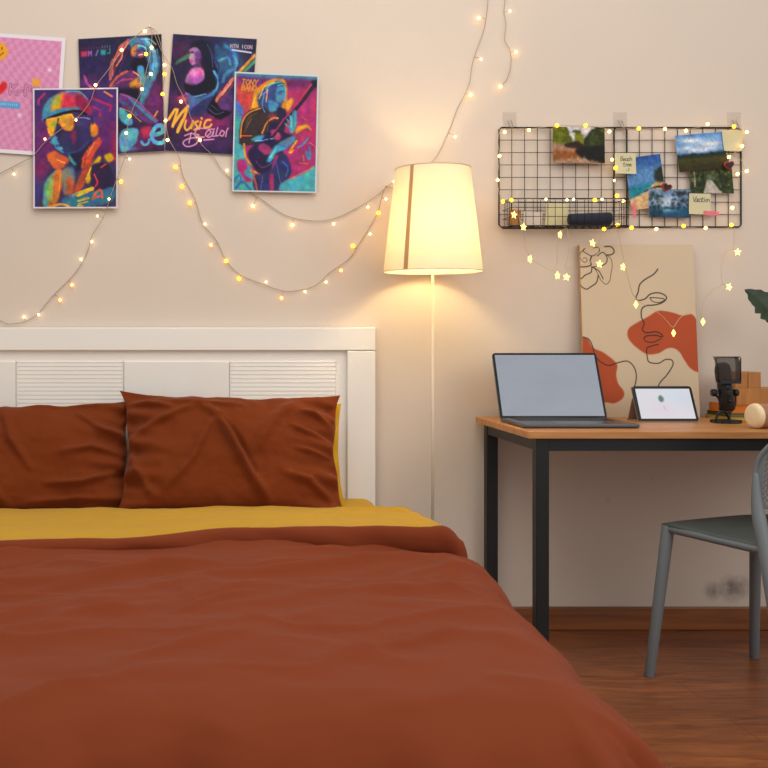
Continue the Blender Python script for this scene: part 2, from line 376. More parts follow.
# ---------------------------------------------------------------- bed
bed = thing('bed', 'white wooden bed with louvred panel headboard against the cream wall', 'bed', (-.43, -1.0, 0))
hb_y = -.045
def HX(px): return (px-VX)/(F/(D+hb_y))
def HZ(py): return CZ-(py-VY)/(F/(D+hb_y))
XR, XL = HX(375.5), -1.5
hw = MB()
hw.box((XL, -.03, .12), (XR, -.004, HZ(327.5)-.004))                      # backing board
hw.box((XL, hb_y, HZ(350.5)), (XR, -.004, HZ(327.5)))                        # top rail
hw.build('headboard', M_head, bed, world=True, bevel=.003)
for a, b_ in ((HX(347.3), XR), (XL, XL+.098)):
    MB().box((a, hb_y, 0), (b_, -.004, HZ(351.0))).build('headboard_stile', M_head, bed, world=True, bevel=.003)
pw = (HX(337)-HX(230)); 
x = HX(337); k = 0
while x-pw > XL+.09:
    mb = MB()
    if k % 2 == 0:
        z = HZ(362); 
        mb.box((x-pw, -.0365, .35), (x-pw+.004, -.028, z)); mb.box((x-.004, -.0365, .35), (x, -.028, z)); mb.box((x-pw, -.0365, z-.003), (x, -.028, z))
        while z > .40:
            M = Matrix.Translation((0, -.0335, z-.009)) @ Matrix.Rotation(R(-6), 4, 'X')
            mb.box((x-pw+.004, -.0022, -.0072), (x-.004, .0022, .0072), M); z -= .0142
        mb.build('louvre_panel', M_head, bed, world=True, bevel=.0006, segs=1)
    else:
        mb.box((x-pw+.003, -.0365, .35), (x-.003, -.028, HZ(361.5))).build('plain_panel', M_head, bed, world=True, bevel=.002)
    x -= pw; k += 1
for xx in (-1.42, .60):
    MB().box((xx-.02, -1.92, .14), (xx+.02, -.045, .25)).build('side_rail', M_head, bed, world=True, bevel=.004)
    MB().box((xx-.025, -1.94, 0), (xx+.025, -1.88, .26)).build('leg', M_head, bed, world=True, bevel=.004)
MB().box((-1.42, -1.93, .14), (.60, -1.895, .25)).build('foot_rail', M_head, bed, world=True, bevel=.004)
MB().box((-1.40, -1.89, .2), (.58, -.046, .235)).build('slat_base', M_block, bed, world=True)

# mattress in its mustard fitted sheet
mt = MB(); n_ = 60; x0, x1, y0, y1, zb, zt = -1.47, .632, -1.99, -.05, .237, .458
def fbm(x, y, z, s, o=4): return noise.fractal(Vector((x*s, y*s, z*s)), 1.0, 2.0, o)
mt.box((x0, y0, zb), (x1, y1, zt)); mt.v = [(a_-(.05 if (b2_ < -1 and a_ > 0) else 0), b2_, (.405 if b2_ < -1 else .476) if c_ > .4 else c_) for a_, b2_, c_ in mt.v]
mo = mt.build('mattress', M_yellow, bevel=.05, segs=8)
for p in mo.data.polygons: p.use_smooth = True
tag(mo, 'thick mattress in a mustard fitted sheet showing at the right head corner', 'mattress')

# fold strokes: (polyline, width, height)
def stroke_h(x, y, strokes):
    h = 0
    for pts, wd, ht in strokes:
        best = 1e9; bt = 0; n = len(pts)-1
        for i in range(n):
            (xa, ya), (xb, yb) = pts[i], pts[i+1]
            vx, vy = xb-xa, yb-ya; l = vx*vx+vy*vy
            t = max(0, min(1, ((x-xa)*vx+(y-ya)*vy)/l)); dd = math.hypot(x-xa-t*vx, y-ya-t*vy)
            if dd < best: best = dd; bt = (i+t)/n
        if best < wd*3: h += ht*math.exp(-(best/wd)**2)*math.sin(math.pi*min(1, max(0, bt*.9+.05)))**.6
    return h

duvet = thing('duvet', 'rust red duvet spread over the bed with its mustard lining turned back', 'duvet', (-.4, -1.2, .44))
rr = random.Random(3)
dstr = []
for i in range(34):          # long soft creases running across the bed, slightly diagonal
    cx = rr.uniform(-.9, .75); cy = rr.uniform(-1.8, -.8); ln = rr.uniform(.2, .55); an = R(rr.uniform(12, 42))
    dstr.append(([(cx-ln*math.cos(an)/2, cy-ln*math.sin(an)/2), (cx, cy+rr.uniform(-.02, .02)), (cx+ln*math.cos(an)/2, cy+ln*math.sin(an)/2)], rr.uniform(.010, .03), rr.uniform(-.012, .017)))
dstr += [([(-.1, -1.35), (.15, -1.27), (.4, -1.13), (.72, -.98)], .022, .020), ([(-.6, -1.15), (-.1, -1.0), (.3, -.93)], .026, .015), ([(.2, -1.05), (.5, -.95), (.75, -.88)], .018, .015), ([(-.6, -1.38), (-.3, -1.33), (.05, -1.2)], .02, .015), ([(.02, -1.52), (-.02, -1.42), (-.02, -1.34)], .012, .006)]
XE0, XLft, YF = .643, -1.5, -2.0
XE = XE0
def duvet_pt(x, y):
    f_ = max(0, min(1, (-y-.9)/.95)); XE = XE0-.080*f_
    zt = .488+.003*math.sin(2.2*x+1)-.018*max(0, min(1, (x-.1)/.5))-.016*f_**1.5
    dx = x-XE if x > XE else (x-XLft if x < XLft else 0); dy = y-YF if y < YF else 0
    d = math.hypot(dx, dy); cx = min(max(x, XLft), XE); cy = max(y, YF)
    tt = max(0, min(1, (-y-.8)/1.1)); Rr = .12+.08*tt; A = R(73); L = Rr*A
    if d < L: th = d/Rr; out = Rr*math.sin(th); dr = Rr*(1-math.cos(th))
    else: out = Rr*math.sin(A)+(d-L)*math.cos(A); dr = Rr*(1-math.cos(A))+(d-L)*math.sin(A)
    ux, uy = (dx/d, dy/d) if d > 1e-6 else (0, 0)
    px, py, pz = cx+ux*out, cy+uy*out, zt-dr
    # gentle puff and wrinkles on top
    q1 = (y-.42*x)*6.5+1.6*fbm(x, y, 4, 1.8, 3); q2 = (y-.25*x)*13+2.2*fbm(x, y, 9, 2.4, 3)
    m1 = .5+.5*fbm(x, y, 12, 1.6, 2)
    h = .010*fbm(x*.7+y*.35, y*1.5, 0, 2.6, 3)+.026*(1-abs(math.sin(q1)))**2.2*max(0, m1)+.017*(1-abs(math.sin(q2)))**2.5*max(0, 1-m1)+.003*fbm(x*.7-y*.9, y*1.6+x*.5, 3, 6, 3)+stroke_h(x, y, dstr)
    soft = max(0, 1-d/.35)
    pz += h*max(.15, soft)
    # lengthwise folds in the hanging part
    if d > .02:
        s = -cy*1.0+math.atan2(-uy, abs(ux)+1e-6)*.30-(cx if uy < -.7 else 0)*.9
        amp = min(1, (d-.02)/.3)*(.016+.02*min(1, d/.4))
        fo = amp*(math.sin(s*24+2.0*fbm(s, 0, 1, 1.7, 2))+.5*math.sin(s*47+1.3))+.006*fbm(x, y, 5, 9, 3)
        px += ux*fo; py += uy*fo
    return (px, py, max(pz, .02))
nu, nv = 300, 210
xs = np.linspace(XLft-.25, XE+.52, nu); ys = np.linspace(YF-.50, -.80, nv)
pts = [duvet_pt(float(a), float(b)) for b in ys for a in xs]
MB().grid(pts, nu, nv).build('cover', M_rust, duvet, world=True, solid=.014)

# turned back end: rust border with mustard lining beyond it
def fold_y(X): return -.885-.16*max(0, min(1, (.35-X)/.95))+.006*math.sin(X*9)+.004*math.sin(X*23+1)
def fold_h(X): return .060-.030*max(0, min(1, (.5-X)/.7))+.002*math.sin(X*13)
def edge_drop(X):
    d = X-.645
    if d <= 0: return 0, 0
    Rr = .055; th = min(d/Rr, R(78)); out = Rr*math.sin(th)+max(0, d-Rr*R(78))*math.cos(R(78)); return Rr*(1-math.cos(th))+max(0, d-Rr*R(78))*math.sin(R(78)), out-d
nX = 260; Xs = np.linspace(-1.62, .742, nX)
def fold_grid(kind):
    rows = []
    if kind == 'rust': T = [0, .15, .35, .45, .55, .65, .75, .85, .93, 1.0]
    else: T = list(np.linspace(0, 1, 36))
    for t in T:
        for X in Xs:
            X = float(X); yb = fold_y(X); hh = fold_h(X); base = .486-.020*max(0, min(1, (X-.1)/.5))
            if kind == 'rust':
                # from tucked underneath, round the nose, up to the lining seam
                if t < .35: q = t/.35; y = yb+.10*(1-q)-.055*q; z = base+.002
                else: q = (t-.35)/.65; a = -math.pi/2+math.pi*q; y = yb-.055-.013*math.cos(a)-.004*math.sin(X*17+t*4); z = base+hh*.5+hh*.5*math.sin(a)
                h = .003*fbm(X, t, 2, 7, 3)+.0025*math.sin(X*31+t*5)*math.sin(math.pi*t)
                y -= h*1.2; z += h*.5
            else:
                yt = -.28 if X < .62 else -.28-.9*(X-.62)
                y = yb-.055+(yt-yb+.055)*t; z = base+hh+(.478-base-hh)*t**1.7+.008*fbm(X*.8, y*1.6, 7, 4.5, 4)*min(1, t*6)+.006*math.sin(X*5+t*2.5)*t*(1-t)*2
                z -= .012*max(0, (t-.9)/.1)**2
                z += stroke_h(X, y, ystr)
            dr, dxx = edge_drop(X)
            if X > .62: dr += .012*math.sin((X-.62)*60+t*3)*.3
            rows.append((X+dxx+.008*math.sin(t*9)*(1 if X > .7 else 0), y, z-dr))
    return rows, len(T)
ystr = [([(-.5, -.6), (-.2, -.5), (.1, -.47)], .012, .006), ([(.3, -.45), (.5, -.5), (.7, -.6)], .012, .008), ([(.45, -.38), (.6, -.42), (.72, -.5)], .012, .01), ([(-.7, -.75), (-.45, -.6)], .015, .006), ([(.05, -.62), (.35, -.57)], .012, .006), ([(-.1, -.4), (.3, -.36)], .014, .006)]
g, nt_ = fold_grid('rust'); MB().grid(g, nX, nt_, flip=True).build('turned_back_border', M_rust, duvet, world=True, solid=.008)['label'] = 'rust border of the turned back end'
g, nt_ = fold_grid('yellow'); MB().grid(g, nX, nt_).build('lining', M_yellow, duvet, world=True, solid=.008)['label'] = 'mustard lining turned back below the pillows'

# ---------------------------------------------------------------- pillows
def pillow(name, label, center, a, b, th, strokes, roll=0, lean=28, yaw=0, yoff=.012, seed=0, ears=(1,1,1,1)):
    t = thing(name, label, 'pillow', center, 0, None)
    M = Matrix.Rotation(R(yaw), 4, 'Z') @ Matrix.Rotation(R(-lean), 4, 'X') @ Matrix.Rotation(R(roll), 4, 'Y')
    n, m = 120, 80
    def surf(side, dx, dz, rim=1.0, extra=0):
        pts = []
        for j in range(m):
            v = -1+2*j/(m-1)
            for i in range(n):
                u = -1+2*i/(n-1)
                e = 1-.045*(1-v*v)-.012*math.sin(v*7+seed)*(1-v*v); f = 1-.06*(1-u*u)+.012*math.sin(u*6+seed*2)*(1-u*u)
                k = ears[(0 if u < 0 else 1)+(0 if v > 0 else 2)]
                c = 1+.045*(k)*(abs(u)*abs(v))**6
                X = a*u*e*c; Z = b*v*f*c
                T = th*((1-abs(u)**2.6)*(1-abs(v)**2.4))**.5
                w_ = .012*fbm(X+seed, Z, side, 5, 4)+.005*fbm(X, Z+seed, 2, 16, 3)
                pinch = (abs(u)**4)*(.016*math.sin(Z*62+3*seed+X*12)+.010*math.sin(Z*118+X*20))+(abs(v)**5)*.006*math.sin(X*45+seed)
                T2 = T+(w_+pinch+(stroke_h(X, Z, strokes) if side < 0 else 0))*min(1, T/.018)
                pts.append(M @ Vector((X+dx*(1 if u > .0 else 1), side*max(T2, .0005)+extra, Z+dz)))
        return pts
    mb = MB(); mb.grid(surf(-1, 0, 0), n, m)
    # back half of the rust shell is only a rim that meets the reverse
    mb.grid(surf(1, 0, 0), n, m, flip=True)
    mb.build('pillowcase', M_rustp, t)
    mb = MB(); old = a, b
    return t, M
def full_pillow(*A, rev=None, **K):
    t, M = pillow(*A, **K)
    if rev:
        # reverse side in mustard cloth, peeping out past the rust face
        a, b, th, sx, sz = rev; n, m = 60, 50
        mb = MB()
        for side in (-1, 1):
            pts = []
            for j in range(m):
                v = -1+2*j/(m-1)
                for i in range(n):
                    u = -1+2*i/(n-1)
                    X = a*u*(1-.05*(1-v*v)); Z = b*v*(1-.05*(1-u*u))
                    T = th*((1-abs(u)**2.6)*(1-abs(v)**2.4))**.5
                    pts.append(M @ Vector((X+sx, side*T+.05+.004*math.sin(Z*60)*abs(u)**4, Z+sz)))
            mb.grid(pts, n, m, flip=(side > 0))
        o = mb.build('pillowcase_back', M_yellow, t); o['label'] = 'mustard reverse of the pillowcase'
    return t
# right pillow: crop coordinates -> local metres
def pl(cx, cy, cw=(455, 255)): return ((cx-cw[0])/1.92/304, -(cy-cw[1])/1.92/304/.88)
rs = [([pl(400,180), pl(432,200), pl(462,255), pl(492,305), pl(525,345)], .016, .022), ([pl(425,195), pl(455,225), pl(500,300)], .010, -.014),
      ([pl(590,188), pl(615,192), pl(648,214)], .010, .012), ([pl(570,215), pl(600,228), pl(645,240)], .009, .012), ([pl(575,255), pl(610,262), pl(645,268)], .009, .010), ([pl(560,300), pl(600,310), pl(650,345)], .014, .014),
      ([pl(250,175), pl(290,172), pl(340,182)], .012, .014), ([pl(248,225), pl(275,300), pl(310,340)], .014, .014), ([pl(245,250), pl(300,215), pl(390,175)], .014, .012),
      ([pl(330,330), pl(380,280), pl(420,200)], .016, .010), ([pl(300,165), pl(400,172), pl(480,178)], .010, .008), ([pl(580,170), pl(540,200), pl(500,260)], .02, .010)]
c = P(231, 453, -.235)
full_pillow('pillow', 'rust pillow with mustard back, right of the two against the headboard', c, .357, .206, .075, [(p_, w2*.9, h2*1.9) for p_, w2, h2 in rs], lean=27, roll=1.0, seed=1.3, ears=(1.3,.8,.6,1), rev=(.350, .200, .05, .028, .004))
ls = [([(-.25+.05, .0), (-.1, -.1), (-.02, -.17)], .016, .014), ([(.1, -.1), (.22, -.1), (.34, -.06)], .012, .014), ([(.05, -.16), (.2, -.15), (.33, -.16)], .012, .012), ([(.2, .14), (.28, .08), (.36, .06)], .012, .012), ([(.15, .0), (.25, .02), (.36, -.01)], .012, .012), ([(-.05, .17), (-.02, .05), (.05, -.05)], .014, .012), ([(.02, .18), (.12, .17), (.3, .18)], .01, .008)]
c = P(19, 459, -.19)
full_pillow('pillow', 'rust pillow partly off the left side of the picture, behind its neighbour', c, .372, .192, .07, [(p_, w2*.9, h2*1.8) for p_, w2, h2 in ls], lean=24, roll=-1.5, seed=4.1, ears=(.6,.7,1,1), rev=(.35, .185, .05, -.01, .0))

# ---------------------------------------------------------------- floor lamp
LY = -.19; LXc = .803
lamp = thing('floor_lamp', 'lit floor lamp with cream tapered shade on a thin white pole', 'lamp', (LXc, LY, 0))
MB().lathe([(0,0),(.13,0),(.132,.006),(.128,.014),(.02,.022),(.012,.03),(0,.03)], 40).build('lamp_base', M_head, lamp)
MB().tube([(0,0,.02),(0,0,1.354)], .0048, 12).build('pole', mat('lamp_pole_paint', (214,200,176), .4, .1), lamp)
def shade_mat(nm='lampshade_cloth', c1=(232,222,200), c2=(246,216,156)):
    m = bpy.data.materials.new(nm); m.use_nodes = True; nt = m.node_tree; N = nt.nodes; Lk = nt.links
    N.remove(N['Principled BSDF']); out = N['Material Output']
    d = N.new('ShaderNodeBsdfDiffuse'); t = N.new('ShaderNodeBsdfTranslucent'); mx = N.new('ShaderNodeMixShader'); mx.inputs[0].default_value = .155
    d.inputs[0].default_value = L4(*c1); t.inputs[0].default_value = L4(*c2)
    tc = N.new('ShaderNodeTexCoord'); nz = N.new('ShaderNodeTexNoise'); nz.inputs['Scale'].default_value = 300
    bp = N.new('ShaderNodeBump'); bp.inputs['Strength'].default_value = .1; bp.inputs['Distance'].default_value = .002
    Lk.new(tc.outputs['Object'], nz.inputs['Vector']); Lk.new(nz.outputs['Fac'], bp.inputs['Height']); Lk.new(bp.outputs[0], d.inputs['Normal'])
    Lk.new(d.outputs[0], mx.inputs[1]); Lk.new(t.outputs[0], mx.inputs[2]); Lk.new(mx.outputs[0], out.inputs[0]); return m
SB, ST, RB, RT = 1.247, 1.590, .162, .1225
sh = MB().lathe([(RB, SB), (RT, ST)], 72).build('lamp_shade', shade_mat(), lamp)
M_rim = mat('rim_tape', (206,184,148), .7)
for rad, zz in ((RB, SB), (RT, ST)):
    MB().tube([(rad*math.cos(a), rad*math.sin(a), zz) for a in np.linspace(0, 2*math.pi, 65)], .0018, 6, caps=False).build('shade_rim', M_rim, sh)
a0 = -math.pi/2-.78; sm = MB(); seam_mat = shade_mat('seam_cloth', (186,152,112), (222,176,118))
pp = []
for k in range(9):
    t = k/8; rad = RB+(RT-RB)*t+.0012
    for da in (-.05, .05): pp.append((rad*math.cos(a0+da), rad*math.sin(a0+da), SB+(ST-SB)*t))
sm.grid(pp, 2, 9).build('shade_seam', seam_mat, sh)
rg = MB()
for k in range(3):
    a = k*2*math.pi/3+.5; rg.tube([(0, 0, 1.350), (.045*math.cos(a), .045*math.sin(a), 1.37), (.05*math.cos(a), .05*math.sin(a), 1.45), (RT*.5*math.cos(a), RT*.5*math.sin(a), ST-.02), (RT*math.cos(a), RT*math.sin(a), ST-.002)], .0014, 6)
rg.build('shade_holder', M_steel, lamp)
bl = MB().lathe([(0,0),(.013,.002),(.02,.016),(.029,.034),(.031,.05),(.026,.068),(.014,.079),(0,.082)], 24).build('light_bulb', mat('lit_bulb', (255,230,190), .4, emit=(255,224,162), estr=150), lamp, loc=(0, 0, 1.352))
# ---------------------------------------------------------------- desk
DX0, DX1, DYF, DYB, DZ = .993, 2.2, -.595, -.018, .75
desk = thing('desk', 'wooden topped desk with square black metal legs against the wall', 'desk', (1.6, -.3, 0))
MB().box((DX0, DYF, DZ-.021), (DX1, DYB, DZ)).build('desk_top', M_deskwood, desk, world=True, bevel=.0015)
for lx in (DX0+.026, DX1-.064):
    for ly in (DYF+.012, DYB-.05):
        MB().box((lx, ly, 0), (lx+.038, ly+.038, DZ-.021)).build('leg', M_black, desk, world=True, bevel=.0015)
fr = MB()
fr.box((DX0+.064, DYF+.014, DZ-.058), (DX1-.056, DYF+.044, DZ-.0212)); fr.box((DX0+.064, DYB-.044, DZ-.058), (DX1-.056, DYB-.014, DZ-.0212))
fr.box((DX0+.028, DYF+.05, DZ-.058), (DX0+.060, DYB-.05, DZ-.0212)); fr.box((DX1-.052, DYF+.05, DZ-.058), (DX1-.020, DYB-.05, DZ-.0212))
fr.build('frame', M_black, desk, world=True, bevel=.001)

def rrect(x0, z0, x1, z1, r, n=6):
    o = []
    for cx, cz, a in ((x1-r, z1-r, 0), (x0+r, z1-r, 90), (x0+r, z0+r, 180), (x1-r, z0+r, 270)):
        for k in range(n+1): t = R(a+90*k/n); o.append((cx+r*math.cos(t), cz+r*math.sin(t)))
    return o[::-1]
# ---------------------------------------------------------------- laptop
lap = thing('laptop', 'grey open laptop with a blank pale screen at the left end of the desk', 'laptop', (1.1885, -.367, DZ))
LW = .352
MB().box((-LW/2, -.124, .002), (LW/2, .122, .0135)).build('base', M_gun, lap, bevel=.003, segs=3)
kb = MB()
for r_ in range(6):
    ks = 14; kw = (LW-.05)/ks
    for q in range(ks):
        x = -LW/2+.025+q*kw; y = .02+r_*.0165-.012
        if r_ == 0 and 4 <= q <= 8:
            if q == 4: kb.box((x+.001, y, .0136), (x+kw*5-.001, y+.0145, .0146))
            continue
        kb.box((x+.001, y, .0136), (x+kw-.001, y+.0145, .0146))
kb.build('keyboard', mat('key_black', (18,18,20), .5), lap)
MB().box((-.065, -.112, .0135), (.065, -.012, .0139)).build('trackpad', mat('trackpad_grey', (98,100,104), .3, .6), lap)
Ml = Matrix.Translation((0, .122, .0075)) @ Matrix.Rotation(R(-24.5), 4, 'X')
lid = MB().prism(rrect(-LW/2, 0, LW/2, .238, .010), -.0005, .005, Ml).build('lid', M_gun, lap, bevel=.001)
MB().prism(rrect(-LW/2+.0008, .003, LW/2-.0008, .2375, .0095), -.0022, -.0006, Ml).build('bezel', mat('bezel_black', (10,11,13), .15), lid)
art = Art(0, 0, 100, 64, 30, 20, (165,172,186))
art.glow(55, 40, 60, (176,182,194), .7)
d1 = MB(); nn = []
d1.box((-LW/2+.0085, -.0028, .012), (LW/2-.0085, -.0023, .2300), Ml)
scr = bpy.data.materials.new('laptop_screen_glow'); scr.use_nodes = True; N = scr.node_tree.nodes; b = N['Principled BSDF']
b.inputs['Base Color'].default_value = (.02,.02,.02,1); b.inputs['Roughness'].default_value = .25; b.inputs['Emission Strength'].default_value = .72
nz = N.new('ShaderNodeTexNoise'); nz.inputs['Scale'].default_value = 3; cr = N.new('ShaderNodeValToRGB'); cr.color_ramp.elements[0].color = L4(160,166,180); cr.color_ramp.elements[1].color = L4(172,178,190)
scr.node_tree.links.new(nz.outputs['Fac'], cr.inputs[0]); scr.node_tree.links.new(cr.outputs[0], b.inputs['Emission Color'])
d1.build('screen', scr, lid)
MB().tube([(-LW/2+.03, .123, .0125), (LW/2-.03, .123, .0125)], .005, 10).build('hinge', M_black, lap)

# ---------------------------------------------------------------- tablet
tab = thing('tablet', 'tablet with a bright white screen propped in a folio stand beside the laptop', 'tablet', (1.56, -.22, DZ))
TW = .197; Mt = Matrix.Translation((.003, -.034, .003)) @ Matrix.Rotation(R(-27), 4, 'X')
MB().prism(rrect(-TW/2, 0, TW/2, .126, .010), 0, .006, Mt).build('body', M_black, tab, bevel=.001)
cs = MB(); cs.box((-TW/2-.001, .0065, -.001), (TW/2+.001, .009, .126), Mt)
cs.prism([(-.0, 0), (.09, 0), (.0, .085)], -TW/2+.01, -TW/2+.013, Matrix.Translation((0,-.005,0)) @ Matrix.Rotation(R(90), 4, 'Z'))
cs.prism([(-.0, 0), (.09, 0), (.0, .085)], TW/2-.013, TW/2-.01, Matrix.Translation((0,-.005,0)) @ Matrix.Rotation(R(90), 4, 'Z'))
cs = MB(); cs.box((-TW/2-.001, .0065, -.001), (TW/2+.001, .009, .126), Mt)
top = Mt @ Vector((0, .009, .085))
Ms = Matrix.Translation((0, top.y+.001, top.z)) @ Matrix.Rotation(R(25), 4, 'X')
cs.box((-TW/2+.0, 0, -top.z/math.cos(R(25))+.003), (TW/2, .0025, 0), Ms)
cs.box((-TW/2, -.034, .0005), (TW/2, top.y+.045, .003))
cs.build('folio_case', mat('folio_tan', (146,120,96), .7), tab, bevel=.001)
ta = Art(0, 0, 250, 133, 125, 67, (226,226,232))
ta.glow(110, 90, 70, (236,214,226), .7, 40).glow(180, 40, 60, (216,226,238), .8, 40).glow(200, 110, 60, (232,222,232), .6, 30)
ta.poly([(98,42),(106,30),(118,34),(122,48),(116,58),(102,58)], (88,128,112), 1); ta.line([(112,78),(118,82),(116,88),(126,96)], 3, (178,176,186), a=.7)
def plane_art(name, art, M, wx, wz, y, parent, material):
    nx, ny = art.nx, art.ny; vs = []
    for j in range(ny):
        for i in range(nx): vs.append(tuple(M @ Vector((-wx/2+wx*i/(nx-1), y, wz[1]-(wz[1]-wz[0])*j/(ny-1)))))
    mb = MB(); mb.smooth = False; mb.grid(vs, nx, ny, flip=True); o = mb.build(name, material, parent)
    col = np.ones((nx*ny, 4), np.float32); col[:, :3] = lin(np.clip(art.I, 0, 255)).reshape(-1, 3)
    at = o.data.color_attributes.new('Col', 'FLOAT_COLOR', 'POINT'); at.data.foreach_set('color', col.ravel()); return o
plane_art('screen', ta, Mt, TW-.018, (.009, .116), -.0004, tab, M_screen)

# ---------------------------------------------------------------- line art canvas leaning on the wall
cv = thing('canvas_painting', 'beige canvas of a single line face over terracotta shapes, leaning on the wall', 'painting', (1.5535, -.075, DZ))
ca = Art(48, 58, 490, 717, 330, 492, (204,184,156))     # crop coordinates, scale 3.84 from (570,230)
ca.I += (np.sin(ca.Y*2.2)*1.2+np.sin(ca.X*1.9)*1.0)[..., None]
TC = (174,80,50)
def skx(px, py): t = (py-58)/659; xl = 36+14*t+10; xr = 470+28*t; return (48+(px-xl)/(xr-xl)*442, py)
def K(l): return [skx(*p) for p in l]
ca.poly(K([(224,410),(228,380),(262,356),(300,335),(340,312),(390,318),(430,330),(465,325),(482,345),(492,380),(530,450),(530,530),(492,546),(460,530),(438,500),(420,470),(398,455),(372,456),(340,474),(300,478),(270,462),(240,436)]), TC, 2)
ca.poly(K([(50,412),(72,418),(92,452),(130,470),(170,500),(184,520),(180,556),(188,590),(208,618),(204,645),(170,664),(140,660),(40,662),(40,420)]), TC, 2)
BK = (54,46,42)
for l, wdt in [([(338,152),(322,172),(290,192),(270,212),(264,240),(256,262),(266,272),(290,266),(310,248),(340,243),(364,252),(370,266),(352,282),(322,290),(296,292),(278,305),(276,335),(286,360),(280,384),(296,396),(330,392),(352,402),(354,412),(330,406),(296,408),(286,416)], 5),
          ([(308,262),(330,262),(362,266)], 4), ([(308,262),(318,276),(345,280),(364,270)], 3.5), ([(286,414),(292,428),(320,432),(350,418)], 4), ([(340,440),(316,446),(296,456),(298,490),(306,508),(340,512),(366,498),(390,500),(394,520),(372,556),(350,580),(336,604)], 4.5),
          ([(56,412),(78,422),(92,450),(100,480),(118,504),(150,520),(186,510),(222,504),(246,524),(256,556),(252,590),(244,610)], 4.5),
          ([(98, 70), (115, 68), (120, 80), (108, 94), (91, 101), (74, 93), (59, 82), (64, 73)], 3.5), ([(91, 101), (85, 119), (88, 136), (66, 143), (46, 143)], 5), ([(112, 101), (133, 87), (148, 108), (144, 129), (122, 140), (98, 143)], 4), ([(140, 65), (164, 66), (175, 84), (164, 96), (148, 97)], 5), ([(150, 100), (164, 115), (167, 143), (162, 171), (158, 196), (144, 210), (126, 196), (115, 175), (105, 154), (91, 143)], 2.5), ([(91, 143), (88, 164), (66, 175), (50, 189), (42, 178)], 4.5), ([(115, 175), (108, 203), (88, 219), (70, 229), (52, 219), (48, 210)], 4.5), ([(91, 143), (115, 157), (126, 175), (133, 189)], 4), ([(50, 87), (46, 105), (57, 121), (66, 126), (74, 117), (67, 108), (59, 111)], 2.5), ([(66, 73), (50, 87)], 3)]:
    ca.line(K(l), wdt, BK, a=.85)
lean = math.atan2(.050, .60)
Mc = Matrix.Translation((0, 0, .001)) @ Matrix.Rotation(-lean, 4, 'X')
CW = .397
MB().box((-CW/2, .0012, 0), (CW/2, .0185, .602), Mc).build('stretched_canvas', mat('canvas_side', (190,150,104), .8), cv, bevel=.001)
plane_art('painted_front', ca, Mc, CW, (0, .602), .0008, cv, M_canvas)

# ---------------------------------------------------------------- microphone
mic = thing('microphone', 'black desktop microphone on a stand with a square pop filter', 'microphone', (1.733, -.285, DZ))
q = .000423
def ml(cx, cy, y=0): return ((cx-225)*q, y, (640-cy)*q)
bs = MB()
for a in (0, 130, 232): 
    bs.tube([(0, 0, .006), (.052*math.cos(R(a+5)), .052*math.sin(R(a+5))*.8, .004)], [.007, .005], 8)
bs.lathe([(0,0),(.044,0),(.044,.003),(.038,.005),(0,.005)], 32)
bs.build('stand_base', M_black, mic)
st = MB(); st.tube(smooth_path([ml(145,625), ml(158,585), ml(185,545), ml(205,530)], 4), .0042, 8); st.tube(smooth_path([ml(255,620), ml(240,585), ml(222,560), ml(205,530)], 4), .0042, 8)
st.tube(smooth_path([ml(180,540), ml(176,470,0), ml(160,440), ml(135,415)], 4), .004, 8); st.tube(smooth_path([ml(180,540), ml(230,555,-.02), ml(290,500,-.005), ml(296,410)], 4), .003, 8)
st.build('yoke', M_black, mic)
Mk = Matrix.Rotation(R(90), 4, 'Y')
for cx in (132, 297):
    MB().lathe([(0,-.007),(.011,-.007),(.012,-.003),(.012,.003),(.011,.007),(0,.007)], 20, Matrix.Translation(ml(cx, 408)) @ Mk).build('tilt_knob', M_black, mic)
Mb = Matrix.Translation(ml(238, 545)) @ Matrix.Rotation(R(-7), 4, 'Y') 
MB().lathe([(0,0),(.019,0),(.0225,.004),(.0225,.09),(.021,.093),(0,.093)], 28, Mb).build('body', mat('mic_body', (26,25,25), .4, .3), mic)
kn = MB()
for dz in (.032, .052, .072):
    kn.lathe([(0,-.002),(.0055,-.002),(.005,.003),(0,.003)], 14, Mb @ Matrix.Translation((0, -.0225, dz)) @ Matrix.Rotation(R(90), 4, 'X'))
kn.build('control_knob', M_black, mic)
MB().lathe([(0,.093),(.023,.094),(.0245,.1),(.0245,.132),(.021,.148),(.012,.156),(0,.158)], 28, Mb).build('grille', mat('mic_grille', (20,20,22), .55, .4, bump=.6, bscale=900), mic)
Mf = Matrix.Translation((0, -.036, 0))
pf = MB(); o1 = []
x0f, x1f, z0f, z1f = (104-225)*q, (292-225)*q, (640-325)*q, (640-130)*q
pfm = mat('pop_filter_mesh', (60,52,48), .7, alpha=.55)
# wrap-around shield: front plus two returns
path = [(x0f+.006, .022), (x0f, .004), (x0f+.006, -.004), (x1f-.006, -.004), (x1f, .004), (x1f-.004, .024)]
nz_ = 6; vs = []
for j in range(nz_):
    t = j/(nz_-1); ins = .004*(1 if j in (nz_-1,) else 0)
    for (px_, py_) in path: vs.append((px_*(1-.10*(1-t))+.004*(1-t), py_-.036+ (.01 if j == nz_-1 else 0), z0f+(z1f-z0f)*t))
pf.grid(vs, len(path), nz_); pf.build('pop_filter', pfm, mic, solid=.001)
fm = MB()
fm.box((x0f*.9+.008, -.042, z0f-.004), (x1f*.95, -.02, z0f+.006)); 
fm.tube([(x1f*.9+.004, -.034, z0f), (x1f, -.036, z0f+.03), (x1f, -.036, z1f-.004)], .0022, 6)
fm.tube([(x0f*.9+.004, -.036, z0f), (x0f, -.036, z1f-.004)], .0016, 6)
fm.tube([(x0f, -.036, z1f-.001), (x1f, -.036, z1f-.001)], .0018, 6)
fm.box((-.006, -.024, z0f-.002), (.006, -.015, z0f+.004))
fm.build('filter_frame', M_black, mic)

